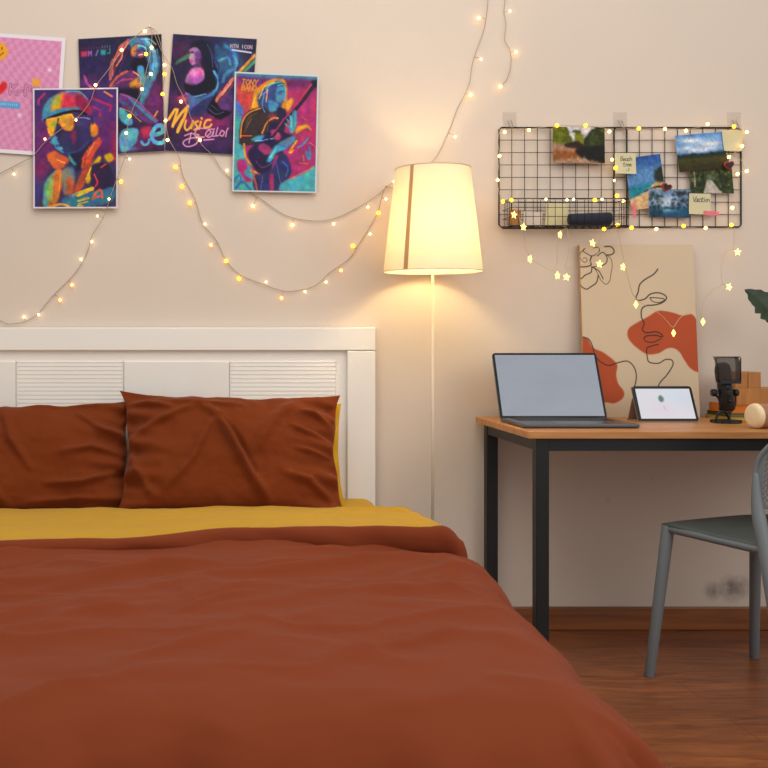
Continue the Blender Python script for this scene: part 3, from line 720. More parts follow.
# ---------------------------------------------------------------- books, wooden blocks, round box, plant
by = -.11
def book(label, x0, x1, y0, y1, z0, z1, cov, page=(222,200,150)):
    cx, cy = (x0+x1)/2, (y0+y1)/2
    t = thing('book', label, 'book', (cx, cy, z0), 0, None)
    c = MB(); h = z1-z0
    c.box((x0-cx, y0-cy, 0), (x1-cx, y1-cy, .0018)); c.box((x0-cx, y0-cy, h-.0018), (x1-cx, y1-cy, h)); c.box((x0-cx, y0-cy, 0), (x0-cx+.003, y1-cy, h))
    c.build('cover', mat('book_cover', cov, .5), t, bevel=.0006)
    MB().box((x0-cx+.003, y0-cy+.003, .0018), (x1-cx-.003, y1-cy-.003, h-.0018)).build('pages', mat('book_pages', page, .8, noise_amt=.1, nscale=60, stretch=(.1,.1,10)), t)
    return t
s1 = F/(D-.2)
bx = lambda px: (px-VX)/s1
book('thin book with yellow page edges, bottom of the pile behind the microphone', bx(729), bx(795), -.2, -.04, DZ, DZ+.012, (170,140,50), (196,170,70))
book('dark green book second from the bottom of the pile behind the microphone', bx(731), bx(794), -.195, -.04, DZ+.012, DZ+.024, (52,58,34), (120,110,70))
book('thick orange book under the stacked wooden blocks', bx(732), bx(795), -.195, -.045, DZ+.024, DZ+.053, (196,106,26), (200,112,30))
z0 = DZ+.053
MB_b = lambda x0, x1, z0, z1, lab: tag(MB().box((-(x1-x0)/2, -.05, 0), ((x1-x0)/2, .05, z1-z0)).build('wooden_block', M_block, loc=((x0+x1)/2, -.125, z0), bevel=.0015), lab, 'wooden block')
s2 = F/(D-.175); b2 = lambda px: (px-VX)/s2
MB_b(b2(735), b2(792), z0, z0+.054, 'wide orange brown wooden block lying on the orange book')
MB_b(b2(735.5), b2(748), z0+.054, z0+.108, 'narrow wooden block, left of the two on top of the wide block')
MB_b(b2(748.4), b2(761), z0+.054, z0+.108, 'narrow wooden block, right of the two on top of the wide block')

rb = thing('round_box', 'small round wooden box with a cream lid, lying on its side by the desk edge', 'round box', (1.719, -.49, DZ))
rb.rotation_euler = (0, 0, R(13))
ro = .0385
Mr = Matrix.Translation((0, 0, ro)) @ Matrix.Rotation(R(90), 4, 'Y')
MB().lathe([(0,-.016),(.026,-.0155),(.033,-.013),(.037,-.008),(ro,-.002),(ro,0)], 40, Mr).build('lid', mat('cream_lid', (232,208,168), .5), rb)
MB().lathe([(ro,.0),(ro,.004),(.037,.006),(.037,.05),(.034,.055),(0,.055)], 40, Mr).build('box_body', wood('light_brown_wood', (150,106,74), (172,126,92), .5, (2,20,20), 3), rb)

def leaf_mesh(L, W, seed):
    n, m = 25, 13; vs = []
    for i in range(n):
        t = i/(n-1); wv = W*math.sin(math.pi*min(1, t**.8))**.7*(1+.07*math.sin(t*26+seed))*(1-t*.25)
        for j in range(m):
            s = -1+2*j/(m-1)
            vs.append((s*wv*(1+.10*math.sin(t*40+s)), t*L, -.25*L*t*t+.25*wv*abs(s)+.003*math.sin(t*30+seed)*abs(s)))
    return vs, m, n
plant = thing('potted_plant', 'potted plant with a dark green lobed leaf reaching in from the right edge', 'plant', (2.125, -.2, DZ))
MB().lathe([(0,0),(.05,0),(.055,.005),(.07,.12),(.072,.125),(.066,.125),(.062,.11),(0,.108)], 32).build('pot', mat('white_pot', (214,206,196), .5), plant)
MB().lathe([(0,.108),(.04,.112),(.062,.1095)], 24).build('soil', mat('soil', (52,38,28), .9, bump=.6), plant)
ML = mat('leaf_green', (24,46,16), .5, noise_amt=.25, nscale=30)
tipw = P(753, 287, -.2)-Vector((2.125, -.2, DZ)); wbase = P(780, 322, -.2)-Vector((2.125, -.2, DZ))
for k, (dx, dy, hz, az, L, W) in enumerate([(-.15, 0, .48, 95, .12, .036), (.05, -.03, .42, -50, .16, .045), (.03, -.04, .50, -150, .15, .045), (.06, .01, .36, -100, .17, .05)]):
    if k == 0: dx, dy, hz = wbase
    base = Vector((dx, dy, hz))
    stp = smooth_path([(dx*.05, dy*.05, .105), (dx*.3, dy*.3, .105+(hz-.105)*.55), (dx*.75, dy*.8, hz*.97), tuple(base)], 5)
    so = MB().tube(stp, [.0035*(1-.4*i/len(stp)) for i in range(len(stp))], 8).build('stem', mat('stem_green', (70,90,40), .6), plant)
    vs, m_, n_2 = leaf_mesh(L, W, k)
    rm = Matrix.Translation(base) @ Matrix.Rotation(R(az), 4, 'Z') @ Matrix.Rotation(R(35 if k == 0 else 10), 4, 'X')
    if k == 0:
        # the visible leaf: broad side to the room, tip pointing left and a little up
        ex = (tipw-wbase).normalized(); ez = Vector((.15, -1, .25)); ez = (ez-ex*ez.dot(ex)).normalized(); eyx = ex.cross(ez)
        rm = Matrix.Translation(base) @ Matrix((( eyx.x, ex.x, ez.x, 0), (eyx.y, ex.y, ez.y, 0), (eyx.z, ex.z, ez.z, 0), (0,0,0,1)))
        vs, m_, n_2 = leaf_mesh((tipw-wbase).length, .058, 0)
    MB().grid([rm @ Vector(v) for v in vs], m_, n_2).build('leaf', ML, plant, solid=.0012)

# ---------------------------------------------------------------- chair
ch = thing('chair', 'grey plastic chair with a perforated back, half cut off at the right edge', 'chair', (1.684, -.62, 0), R(23.9))
SZ = .473
def seat_pt(u, v, dz=0):
    # u -1..1 across, v -1 (rear)..1 (front); rounded outline
    k = .206+.006*v
    x = k*u*(1-.10*max(0, abs(v)-.55)**1.5*2); y = .215*v*(1-.08*max(0, abs(u)-.5)**1.5*2)
    z = SZ-.016*(1-u*u)*(1-v*v)-.012*(1-v)/2+(-.008 if v > .8 else 0)*(v-.8)*5
    return (x, y, z+dz)
mb = MB(); ns = 60; pts = []
for j in range(ns):
    for i in range(ns): pts.append(seat_pt(-1+2*i/(ns-1), -1+2*j/(ns-1)))
MS = mat('chair_seat_plastic', (84,92,88), .55, bump=.5, bscale=350)
mb.grid(pts, ns, ns).build('seat', MS, ch, solid=.014)
fr = MB(); loop = []
for (u, v) in [(-1,-1),(-1,-.5),(-1,0),(-1,.5),(-.97,.9),(-.8,1),(-.4,1),(0,1),(.4,1),(.8,1),(.97,.9),(1,.5),(1,0),(1,-.5),(1,-1),(.5,-1),(0,-1),(-.5,-1)]:
    p = seat_pt(u*.97, v*.97, -.016); loop.append(p)
lp = smooth_path(loop, 4, True); lp.append(lp[0])
fr.tube(lp, .012, 10, caps=False).build('seat_frame', M_chair, ch)
for sx in (-1, 1):
    MB().tube([(sx*.190, .186, SZ-.012), (sx*.2285, .222, .0)], [.0185, .0145], 16).build('leg', M_chair, ch, bevel=.002)
    MB().tube(smooth_path([(sx*.209, -.121, .657), (sx*.209, -.122, .64), (sx*.210, -.124, .60), (sx*.211, -.130, .55), (sx*.214, -.15, SZ-.01), (sx*.222, -.19, .28), (sx*.232, -.235, 0)], 6), [.0062+.0118*min(1, i/20) for i in range(37)], 14).build('leg', M_chair, ch)
# backrest: curved shell, rows of small holes
nb_u, nb_v = 181, 84; vs = []; 
def back_pt(u, v):
    # u -1..1 round the back, v 0 bottom..1 top
    a = u*R(74)
    hw = .209
    x = hw*math.sin(a)/math.sin(R(74)); y = -.120-.150*(math.cos(a)-math.cos(R(74)))/(1-math.cos(R(74)))-.05*v*(1-u**4)
    zt = .655+.165*max(0, 1-abs(u)**3)**.5; zb = .562
    z = zb+(zt-zb)*v
    return (x, y, z)
for j in range(nb_v):
    for i in range(nb_u): vs.append(back_pt(-1+2*i/(nb_u-1), j/(nb_v-1)))
mb = MB(); fs = []
for j in range(nb_v-1):
    for i in range(nb_u-1):
        edge = i < 6 or i > nb_u-8 or j < 5 or j > nb_v-7
        hole = (not edge) and (i % 8 in (6, 7, 0, 1)) and ((j+(4 if (i//8) % 2 else 0)) % 8 in (1, 2, 3, 4)) 
        if not hole: fs.append((j*nb_u+i, j*nb_u+i+1, (j+1)*nb_u+i+1, (j+1)*nb_u+i))
mb._add(vs, fs); mb.build('backrest', M_chair, ch, solid=.006)
rimp = [back_pt(-1, t) for t in np.linspace(0, .96, 8)]+[back_pt(u, 1) for u in np.sin(np.linspace(-1.5, 1.5, 81))]+[back_pt(1, t) for t in np.linspace(.96, 0, 8)]
MB().tube(smooth_path([back_pt(-1, .9)]+rimp[8:-8]+[back_pt(1, .9)], 2), .0062, 12).build('back_rim', M_chair, ch)

# ---------------------------------------------------------------- posters
PG = 'posters on the wall above the bed'
# 1 man with rainbow cap
A = Art(30, 22, 543, 745, 150, 212, (50,44,98))
A.glow(90, 330, 110, (112,34,104), .9, 200).glow(470, 300, 120, (96,30,100), .9, 260).glow(420, 150, 110, (84,48,120), .7, 90).glow(60, 650, 120, (58,60,130), .7, 120).glow(530, 500, 30, (190,26,72), .9, 200).glow(80, 520, 60, (150,30,80), .6, 70)
A.line([(60,120),(66,88),(100,56)], 12, (176,38,100), sm=False).line([(398,88),(500,130),(496,160)], 14, (170,36,92), sm=False).line([(395,136),(436,156),(434,192)], 13, (165,36,92), sm=False).line([(462,46),(506,74)], 12, (222,120,84))
A.poly([(84,640),(100,560),(150,500),(220,470),(330,450),(420,430),(500,430),(540,520),(543,745),(90,745)], (62,46,84), 4)
A.poly([(240,300),(360,280),(380,420),(300,520),(250,470)], (34,26,56), 4)
A.poly([(120,200),(240,160),(370,190),(390,300),(360,370),(300,410),(215,412),(180,390),(140,300)], (52,42,84), 3)      # face
A.poly([(260,280),(290,270),(286,340),(268,360)], (136,36,72), 6).glow(330, 240, 50, (62,52,110), .7).glow(230, 370, 40, (40,48,96), .7)
A.poly([(160,300),(140,330),(150,356),(188,362),(176,330)], (78,160,190), 3).poly([(172,372),(206,376),(200,396),(176,388)], (88,172,198), 2).glow(150, 260, 14, (80,130,180), .8, 30)
A.poly([(92,205),(96,130),(150,70),(230,36),(300,40),(362,86),(385,170),(372,178),(300,150),(180,158)], (60,150,176), 2, col2=(176,30,74), axis='x')
A.poly([(140,160),(160,80),(200,56),(216,56),(204,150)], (226,158,30), 8).poly([(205,150),(214,60),(250,50),(300,120),(300,148)], (208,48,80), 9).poly([(300,150),(290,70),(340,80),(372,150),(384,176)], (140,26,70), 5).poly([(160,110),(176,70),(190,66),(176,130)], (150,176,70), 6).line([(230,42),(310,44),(356,88)], 8, (66,160,190))
A.poly([(80,214),(110,180),(200,144),(300,138),(310,148),(220,160),(130,200)], (52,140,168), 2).line([(100,212),(180,180),(290,160),(350,180)], 14, (20,18,40))
A.poly([(110,208),(170,196),(250,176),(274,200),(276,250),(256,278),(216,268),(190,232),(170,240),(152,296),(130,306),(118,262)], (236,170,32), 2)
A.glow(160, 232, 22, (120,170,90), .7, 18).glow(230, 230, 26, (196,120,60), .7, 22).glow(262, 220, 14, (200,60,60), .7, 30).line([(278,202),(330,200),(372,206)], 5, (160,140,190))
A.poly([(380,240),(404,236),(424,262),(420,300),(392,318),(378,290)], (222,130,36), 2).line([(384,190),(392,240)], 8, (40,36,84))
A.poly([(112,428),(158,398),(200,420),(250,450),(224,486),(190,510),(150,496)], (224,112,44), 2, col2=(186,70,50), axis='x').poly([(330,440),(352,400),(396,350),(430,318),(444,350),(400,420),(372,480),(324,506)], (204,78,48), 2)
A.poly([(244,412),(262,440),(290,476),(280,486),(250,452)], (70,160,150), 2).poly([(90,660),(100,590),(150,530),(190,510),(180,620),(130,730),(92,730)], (78,156,166), 5).poly([(150,540),(200,510),(214,560),(190,660),(160,735),(120,730)], (206,110,44), 5).poly([(104,650),(130,560),(150,560),(130,700)], (150,180,80), 6)
A.poly([(290,600),(330,520),(370,470),(400,440),(366,540),(330,620),(280,660)], (176,66,44), 3).poly([(350,580),(390,480),(430,432),(440,450),(400,520),(372,590)], (226,166,32), 2).poly([(206,520),(250,500),(280,560),(260,640),(220,660)], (128,120,110), 6).poly([(230,580),(256,560),(280,620),(250,680)], (176,80,40), 6).glow(265,520,16,(70,120,170),.9,26)
A.poly([(460,430),(500,416),(520,450),(486,470)], (214,158,30), 2).poly([(380,500),(440,470),(500,500),(520,600),(400,640)], (44,30,66), 4).line([(400,540),(420,590),(400,620)], 9, (190,50,70)).line([(440,500),(470,480)], 8, (200,70,60))
A.line([(272,668),(330,644),(390,624)], 18, (228,176,34)).line([(300,700),(360,680)], 14, (214,150,50)).poly([(210,690),(300,650),(420,640),(520,620),(520,690),(400,735),(220,738)], (46,130,160), 5, a=.75).line([(300,668),(392,628)], 16, (230,180,36))
A.line([(306,700),(366,684)], 12, (190,180,70)).line([(306,720),(360,704)], 10, (160,170,90)).line([(300,730),(330,730)], 9, (220,160,40)).line([(392,690),(412,650),(440,636),(450,680)], 13, (206,90,50)).line([(400,680),(446,668)], 9, (206,90,50)).line([(120,738),(200,720),(250,735)], 14, (220,150,60))
A.line([(126,306),(142,330),(134,346),(160,360),(166,378),(184,392),(214,410)], 7, (70,150,186), a=.8).line([(150,322),(176,318)], 5, (110,190,214)).line([(183,198),(178,244)], 9, (40,60,50)).line([(112,210),(176,198),(252,180),(276,204)], 5, (250,200,60)).line([(118,262),(132,304),(152,296)], 5, (250,190,50)).line([(194,236),(216,268),(256,276)], 5, (240,120,50)).line([(216,412),(300,400),(366,340)], 8, (40,60,120)).line([(176,452),(220,470)], 8, (240,150,70)).line([(352,404),(340,490)], 6, (150,40,50)).line([(400,350),(360,430)], 7, (240,120,70)).line([(380,500),(350,570)], 6, (250,200,70)).line([(150,560),(140,700)], 6, (110,190,120)).line([(196,540),(186,640)], 6, (236,150,70)).line([(60,180),(58,420)], 8, (70,60,130), a=.5)
A.rough(1, 2.0, .07).edge(9, (214,206,214))
o = sheet('poster', A, [(33,88.6),(118,87.6),(117.6,208.4),(33.6,208.6)], -.014, M_print, curl=.004)
tag(o, 'poster of a man in a rainbow cap and yellow goggles, lowest on the left', 'poster', PG)
# 2 lying woman
A = Art(10, 62, 500, 740, 150, 206, (30,28,56))
A.glow(120, 250, 160, (44,30,84), .8).glow(60, 320, 60, (110,40,110), .6, 40).glow(440, 450, 120, (108,38,104), .9, 130).glow(300, 680, 200, (120,36,96), .8, 60).glow(180, 380, 90, (70,40,110), .8)
A.poly([(290,90),(340,72),(420,80),(470,130),(484,200),(470,280),(430,360),(370,470),(350,460),(380,300),(360,180),(320,130)], (66,132,168), 5)
A.poly([(330,200),(390,180),(420,240),(400,300),(340,290),(318,240)], (16,14,34), 4).poly([(420,90),(484,60),(486,180),(450,150)], (24,20,34), 6)
A.poly([(316,150),(340,108),(390,112),(424,150),(400,180),(350,190)], (64,60,110), 4).poly([(316,150),(336,130),(350,150),(340,180),(322,178)], (208,110,44), 3).glow(360, 128, 18, (70,150,190), .9, 12).line([(340,170),(386,160),(400,170)], 8, (40,110,150))
A.line([(300,90),(262,120),(236,170),(206,210),(196,260),(192,300)], 22, (166,88,84)).line([(282,120),(246,180),(222,240),(206,290)], 12, (110,50,90)).line([(420,100),(460,170),(462,250)], 12, (110,170,196)).line([(440,140),(440,240),(420,320)], 10, (48,90,140))
A.poly([(180,350),(220,290),(270,262),(330,264),(366,300),(378,340),(330,370),(260,360)], (104,50,104), 4, col2=(66,36,84)).line([(190,345),(230,296),(290,264)], 14, (196,96,60)).poly([(300,340),(350,306),(386,310),(380,350),(330,372)], (196,128,44), 4).poly([(240,380),(300,360),(350,370),(350,470),(260,450)], (20,16,36), 5)
A.poly([(240,390),(300,410),(360,470),(430,540),(470,580),(400,570),(330,520),(240,450)], (96,50,110), 4).line([(300,420),(370,490),(446,562)], 16, (62,130,168)).poly([(350,300),(390,290),(384,340),(366,350)], (60,140,176), 4)
A.poly([(240,470),(290,510),(316,560),(290,580),(240,540)], (74,160,190), 3).line([(240,474),(300,500),(360,560)], 5, (190,120,60)).line([(40,280),(60,330),(100,360)], 14, (150,70,130)).line([(440,540),(462,506)], 9, (210,140,60)).line([(270,590),(330,600)], 20, (26,20,44))
A.poly([(322,150),(338,118),(372,112),(352,132),(348,160),(330,176)], (214,120,60), 2).line([(360,120),(392,128),(410,150)], 9, (90,190,220)).line([(336,150),(352,146)], 5, (40,20,50)).poly([(352,168),(384,160),(392,178),(372,192)], (150,60,70), 2).line([(362,176),(384,172)], 5, (250,220,210)).line([(410,96),(440,140),(450,200),(440,260)], 14, (96,176,214), a=.8).line([(380,84),(430,90),(462,120)], 10, (150,196,220), a=.8).line([(470,150),(476,230),(452,320)], 9, (60,110,160)).line([(400,180),(412,230),(396,290)], 9, (30,50,90))
A.line([(300,100),(270,150),(256,190),(230,230)], 8, (232,140,110)).line([(250,160),(214,214),(204,280)], 7, (220,110,90)).line([(310,120),(286,170),(262,220),(240,280)], 9, (70,30,90)).poly([(350,250),(384,240),(392,300),(366,320)], (70,150,190), 3).line([(330,270),(362,300),(368,340)], 7, (232,150,70)).line([(200,350),(250,320),(320,310)], 9, (150,60,110)).line([(250,395),(330,430),(400,500),(460,560)], 10, (150,70,140)).line([(250,440),(300,470),(340,520)], 10, (40,90,150))
A.poly([(242,610),(340,600),(330,680),(242,730)], (86,160,190), 4).poly([(360,600),(420,590),(420,650),(366,650)], (176,40,90), 5)
A.line([(364,676),(374,694),(400,690),(410,664)], 14, (86,170,200)).line([(420,640),(450,640),(490,624),(484,590),(450,596),(424,640),(440,682),(480,690),(500,676)], 24, (86,170,200)).glow(290, 715, 50, (80,150,190), .7, 12)
A.rough(2).text((26,116), 'IIIIIIIIIIII', (150,40,80), 3, 8, 15); A.poly([(24,138),(60,134),(60,166),(26,168)], (190,44,84), 1, sm=False).text((68,136), 'M', (150,90,170), 6, 28, 30).line([(112,164),(124,134)], 7, (110,110,170)).poly([(138,134),(170,132),(170,162),(140,162)], (36,150,140), 1, sm=False).text((180,130), 'J', (46,150,140), 5, 28, 20).text((150,110), 'IIII', (40,130,130), 4, 8, 14)
A.edge(3, (150,140,150))
o = sheet('poster', A, [(78,39),(161.7,34),(165,151.6),(82.5,156)], -.006, M_print, curl=.003)
tag(o, 'dark poster of a reclining singer in blue and orange light, second from the left', 'poster', PG)
# 3 music poster
A = Art(5, 60, 520, 745, 158, 210, (34,30,62))
A.glow(60, 150, 90, (110,36,84), .5, 60).glow(250, 560, 220, (132,30,92), .9, 90).glow(120, 440, 120, (110,34,100), .7, 60).glow(340, 430, 110, (96,56,120), .8, 80).glow(360, 200, 90, (58,120,170), .7, 110).glow(230, 690, 200, (70,34,96), .9, 40).glow(450, 250, 60, (60,48,84), .8)
A.line([(280,120),(300,170),(270,220),(310,250),(290,300)], 26, (40,84,130), a=.8, soft=10).line([(330,110),(390,150),(400,230),(350,270),(330,320)], 22, (66,150,200), a=.85, soft=8).line([(300,200),(350,180),(370,220)], 12, (90,170,214), a=.8, soft=5).line([(380,160),(410,210),(390,280)], 9, (110,190,220), a=.7, soft=4)
A.poly([(118,140),(128,108),(170,84),(226,100),(262,150),(268,210),(292,260),(262,290),(226,250),(200,230),(180,150),(140,130)], (20,20,42), 3)
A.poly([(124,140),(160,128),(178,150),(176,196),(160,222),(140,236),(126,226),(122,206),(114,196),(120,176),(116,158)], (150,100,160), 2).poly([(120,176),(138,180),(140,200),(130,212),(118,196)], (226,180,210), 2).line([(118,160),(150,154)], 6, (40,24,60)).line([(126,214),(140,212)], 5, (200,60,110)).poly([(160,150),(184,150),(188,220),(164,224)], (70,40,90), 3).line([(116,134),(150,122),(182,146)], 9, (24,20,40))
A.poly([(38,238),(44,214),(112,170),(118,188)], (84,150,104), 3, a=.75)
A.poly([(150,226),(186,220),(190,262),(150,262)], (96,54,110), 3).poly([(104,334),(112,296),(134,262),(170,248),(200,260),(208,300),(170,320),(130,344)], (202,110,170), 3, col2=(150,70,140)).glow(150, 276, 18, (236,160,206), .7)
A.poly([(102,344),(150,330),(204,300),(216,256),(250,262),(280,300),(288,360),(240,392),(170,412),(112,400)], (16,16,34), 3).poly([(104,338),(110,296),(134,264),(168,246),(206,258),(218,298),(200,330),(150,350)], (206,116,174), 3, col2=(150,70,140)).glow(146, 280, 20, (240,170,212), .7).poly([(112,150),(140,134),(172,150),(172,196),(150,232),(130,226),(120,204),(112,196),(118,176)], (186,124,176), 2).line([(118,164),(142,160)], 6, (50,30,70)).line([(122,212),(138,212)], 5, (206,60,110)).poly([(150,160),(178,156),(180,214),(156,224)], (110,56,120), 4).line([(240,120),(262,180),(300,230),(290,290)], 8, (40,50,90)).line([(220,110),(250,170),(262,240)], 6, (60,70,120)).line([(270,262),(300,310),(292,370),(240,420),(180,440)], 12, (70,160,204), a=.9).line([(110,400),(150,420),(230,400)], 8, (90,150,190))
A.poly([(122,404),(180,424),(250,400),(292,370),(280,420),(210,450),(160,480),(140,512),(128,470)], (60,120,170), 3, col2=(70,80,150)).poly([(140,512),(200,450),(290,400),(300,440),(250,500),(200,540),(150,540)], (44,48,96), 4)
A.line([(288,456),(350,376),(420,280),(515,160)], 34, (110,50,80), a=.9).line([(282,450),(340,372),(400,290)], 18, (222,120,96)).line([(400,290),(450,230),(512,160)], 16, (226,160,60)).line([(460,250),(516,190)], 18, (70,140,100)).line([(330,400),(380,330)], 6, (250,170,140))
A.poly([(244,500),(262,450),(300,378),(292,430),(330,482),(392,492),(380,516),(330,545),(280,522)], (14,14,28), 3).line([(258,486),(300,512),(350,500)], 6, (70,74,110)).line([(270,462),(320,494)], 5, (60,60,100)).glow(96, 436, 34, (236,96,110), .8, 14).line([(60,430),(130,400)], 7, (200,60,100), a=.7).glow(200, 560, 120, (170,40,100), .5, 30)
A.rough(3)
gl = (232,176,60)
A.line([(16,560),(50,500),(66,500),(44,600)], 16, gl, sm=False).line([(44,590),(90,520),(128,476),(112,540),(76,630)], 17, gl, sm=False).line([(76,620),(100,560)], 16, gl)
for l in [[(122,560),(118,600),(134,616),(156,590),(166,560),(158,604)], [(196,560),(178,572),(196,596),(176,612)], [(214,562),(206,604)], [(216,540),(218,544)], [(272,548),(246,554),(236,590),(266,590),(280,574)]]: A.line(l, 12, gl)
pk = (222,150,190)
for l in [[(120,650),(160,634),(206,640)], [(150,690),(160,630)], [(250,600),(200,604),(180,640),(208,660),(190,696),(140,712),(114,690),(150,664),(240,650)], [(262,640),(280,620),(262,610),(248,636),(268,650),(286,640)], [(296,630),(296,610),(290,640),(310,640)], [(320,590),(312,636),(328,636)], [(346,606),(334,628),(352,638),(362,614),(346,606)], [(372,640),(376,604),(384,590)], [(240,668),(300,660)], [(260,604),(300,600)]]: A.line(l, 7, pk)
A.glow(200, 655, 14, (255,220,200), .7)
A.text((362,100), 'NTN ICON', (200,170,176), 4, 20, 17); A.line([(374,132),(490,142)], 9, (206,200,220))
A.edge(3, (140,130,150))
o = sheet('poster', A, [(173,33.8),(257,39),(248.5,156),(164.6,151)], -.005, M_print, curl=.002)
tag(o, 'purple music poster with yellow script lettering over a dark haired guitarist', 'poster', PG)
# 4 orange guitarist
A = Art(40, 22, 545, 750, 150, 216, (164,44,104))
A.poly([(40,22),(545,22),(545,60),(300,70),(40,50)], (58,140,166), 4, sm=False).poly([(60,44),(300,50),(300,90),(60,110)], (92,40,110), 14, sm=False).poly([(300,48),(545,46),(545,100),(340,110)], (104,34,92), 12, sm=False)
A.poly([(60,100),(120,100),(200,140),(150,240),(100,260),(60,200)], (196,70,60), 14).poly([(40,60),(52,60),(56,240),(90,300),(100,420),(110,560),(60,720),(40,740)], (66,150,166), 3).poly([(50,200),(78,220),(100,270),(70,280)], (60,120,190), 3)
A.poly([(30,480),(90,490),(120,560),(180,650),(180,745),(30,745)], (70,156,166), 4).poly([(70,560),(110,556),(130,600),(110,640),(160,680),(120,690),(90,640),(70,620)], (176,40,110), 3).poly([(340,745),(330,690),(420,650),(480,620),(535,586),(535,745)], (70,160,172), 3).line([(388,664),(440,636),(520,592)], 8, (196,100,60))
for l in [[(40,700),(80,650),(100,690)], [(60,735),(100,690),(150,735)]]: A.line(l, 14, (44,110,160))
A.poly([(150,220),(160,140),(220,80),(290,52),(340,60),(356,110),(350,220),(300,260),(200,250),(140,250)], (216,140,36), 4, col2=(226,160,40))
A.poly([(205,250),(180,170),(240,96),(300,66),(340,90),(350,150),(332,200),(300,260)], (54,70,120), 4).poly([(296,110),(330,100),(346,140),(344,180),(320,200),(290,180)], (74,140,176), 3).line([(230,120),(260,90),(320,70)], 8, (70,170,190)).line([(200,160),(240,130)], 7, (120,160,190)).poly([(246,190),(300,200),(310,250),(260,260)], (66,140,180), 4).glow(312, 140, 16, (34,60,100), .8, 12).line([(322,190),(340,186)], 4, (170,60,90))
A.poly([(346,210),(380,170),(396,180),(390,210),(360,250)], (222,156,40), 2).poly([(410,370),(430,340),(480,330),(510,366),(470,352),(420,386)], (222,150,40), 2).line([(450,280),(480,302)], 5, (210,110,70)).line([(500,440),(530,460)], 5, (220,130,90))
A.line([(460,150),(500,90),(530,60)], 16, (196,110,50))
A.poly([(76,430),(84,330),(130,258),(210,230),(260,260),(330,240),(360,290),(340,400),(330,520),(200,470),(90,466)], (52,40,44), 3).line([(84,420),(92,330),(130,270),(200,238)], 7, (216,140,40)).line([(110,390),(130,300),(180,270)], 10, (92,60,40)).glow(270, 290, 26, (150,50,100), .8, 26).poly([(300,230),(350,250),(350,330),(320,350)], (34,34,66), 4)
A.poly([(160,420),(220,400),(290,410),(320,430),(280,450),(200,440),(150,436)], (66,150,184), 2).line([(90,410),(150,408)], 6, (196,110,60))
A.line([(106,460),(118,540),(170,600),(210,634),(150,620)], 12, (222,146,36)).line([(215,390),(236,330),(270,300),(310,296)], 8, (210,130,50)).poly([(130,520),(160,470),(220,420),(250,340),(300,310),(330,370),(400,400),(410,440),(300,520),(270,620),(230,650),(170,610)], (36,28,66), 3)
A.poly([(262,380),(290,366),(326,404),(300,430)], (176,60,110), 2).poly([(190,480),(222,450),(276,490),(240,520)], (156,50,100), 2).line([(280,400),(340,320),(400,250),(460,170),(520,80)], 24, (40,32,56)).line([(270,400),(330,320),(390,240),(450,160),(500,80)], 7, (176,50,90)).poly([(500,60),(535,50),(540,80),(520,100)], (24,24,40), 2)
A.poly([(380,310),(370,270),(386,280),(396,250),(416,250),(418,320),(400,380),(376,370)], (74,160,190), 2).line([(350,330),(380,350)], 9, (66,150,180)).line([(360,300),(384,330)], 8, (66,150,180)).poly([(270,500),(300,460),(360,450),(410,420),(360,480),(300,510),(270,560),(244,560)], (60,160,196), 2).poly([(310,450),(400,400),(410,430),(360,470)], (80,120,160), 3)
A.poly([(170,650),(220,640),(280,600),(330,500),(380,560),(390,640),(330,700),(300,745),(180,745)], (44,48,96), 3).line([(340,560),(372,600),(360,650)], 10, (60,90,160)).poly([(264,650),(284,640),(290,745),(268,745)], (170,44,100), 3).line([(160,620),(190,740)], 9, (190,80,50)).line([(400,490),(380,500),(420,430)], 12, (220,150,40)).line([(430,470),(460,450),(490,410)], 10, (60,140,180)).line([(480,500),(500,540),(500,470)], 14, (60,120,170)).line([(440,566),(490,570)], 6, (196,110,60)).line([(462,520),(466,556)], 6, (196,110,60))
A.line([(300,96),(330,88),(348,130),(340,186)], 5, (110,190,210)).line([(316,128),(336,128)], 4, (20,40,70)).line([(324,196),(338,192)], 4, (190,60,100)).line([(220,150),(210,220),(226,260)], 6, (90,130,180)).line([(240,120),(232,200)], 5, (240,180,70)).line([(170,160),(150,230)], 7, (250,180,60)).line([(280,74),(220,110),(190,180)], 6, (250,190,80)).line([(250,270),(244,380)], 6, (90,60,50)).line([(146,300),(120,360)], 6, (120,80,44)).line([(384,276),(386,350)], 4, (130,210,220)).line([(400,256),(402,350)], 4, (40,110,160)).line([(300,480),(260,540)], 5, (130,210,230)).line([(170,440),(280,420)], 4, (120,200,220)).line([(180,560),(220,600),(290,560)], 5, (110,60,120)).line([(300,560),(330,700)], 5, (80,90,160)).line([(220,660),(210,740)], 6, (80,80,150))
A.rough(4, 1.8, .07).text((82,66), 'TONY', (216,140,50), 6, 32, 25, .2).text((82,102), 'BAND', (216,140,50), 6, 30, 23, .2); A.line([(120,140),(160,128)], 4, (200,120,60))
A.edge(7, (196,206,214))
o = sheet('poster', A, [(234.7,71.7),(318.8,75.5),(316.3,193.2),(232,191.6)], -.013, M_print, curl=.003)
tag(o, 'pink and turquoise poster of a woman playing guitar, rightmost of the posters', 'poster', PG)
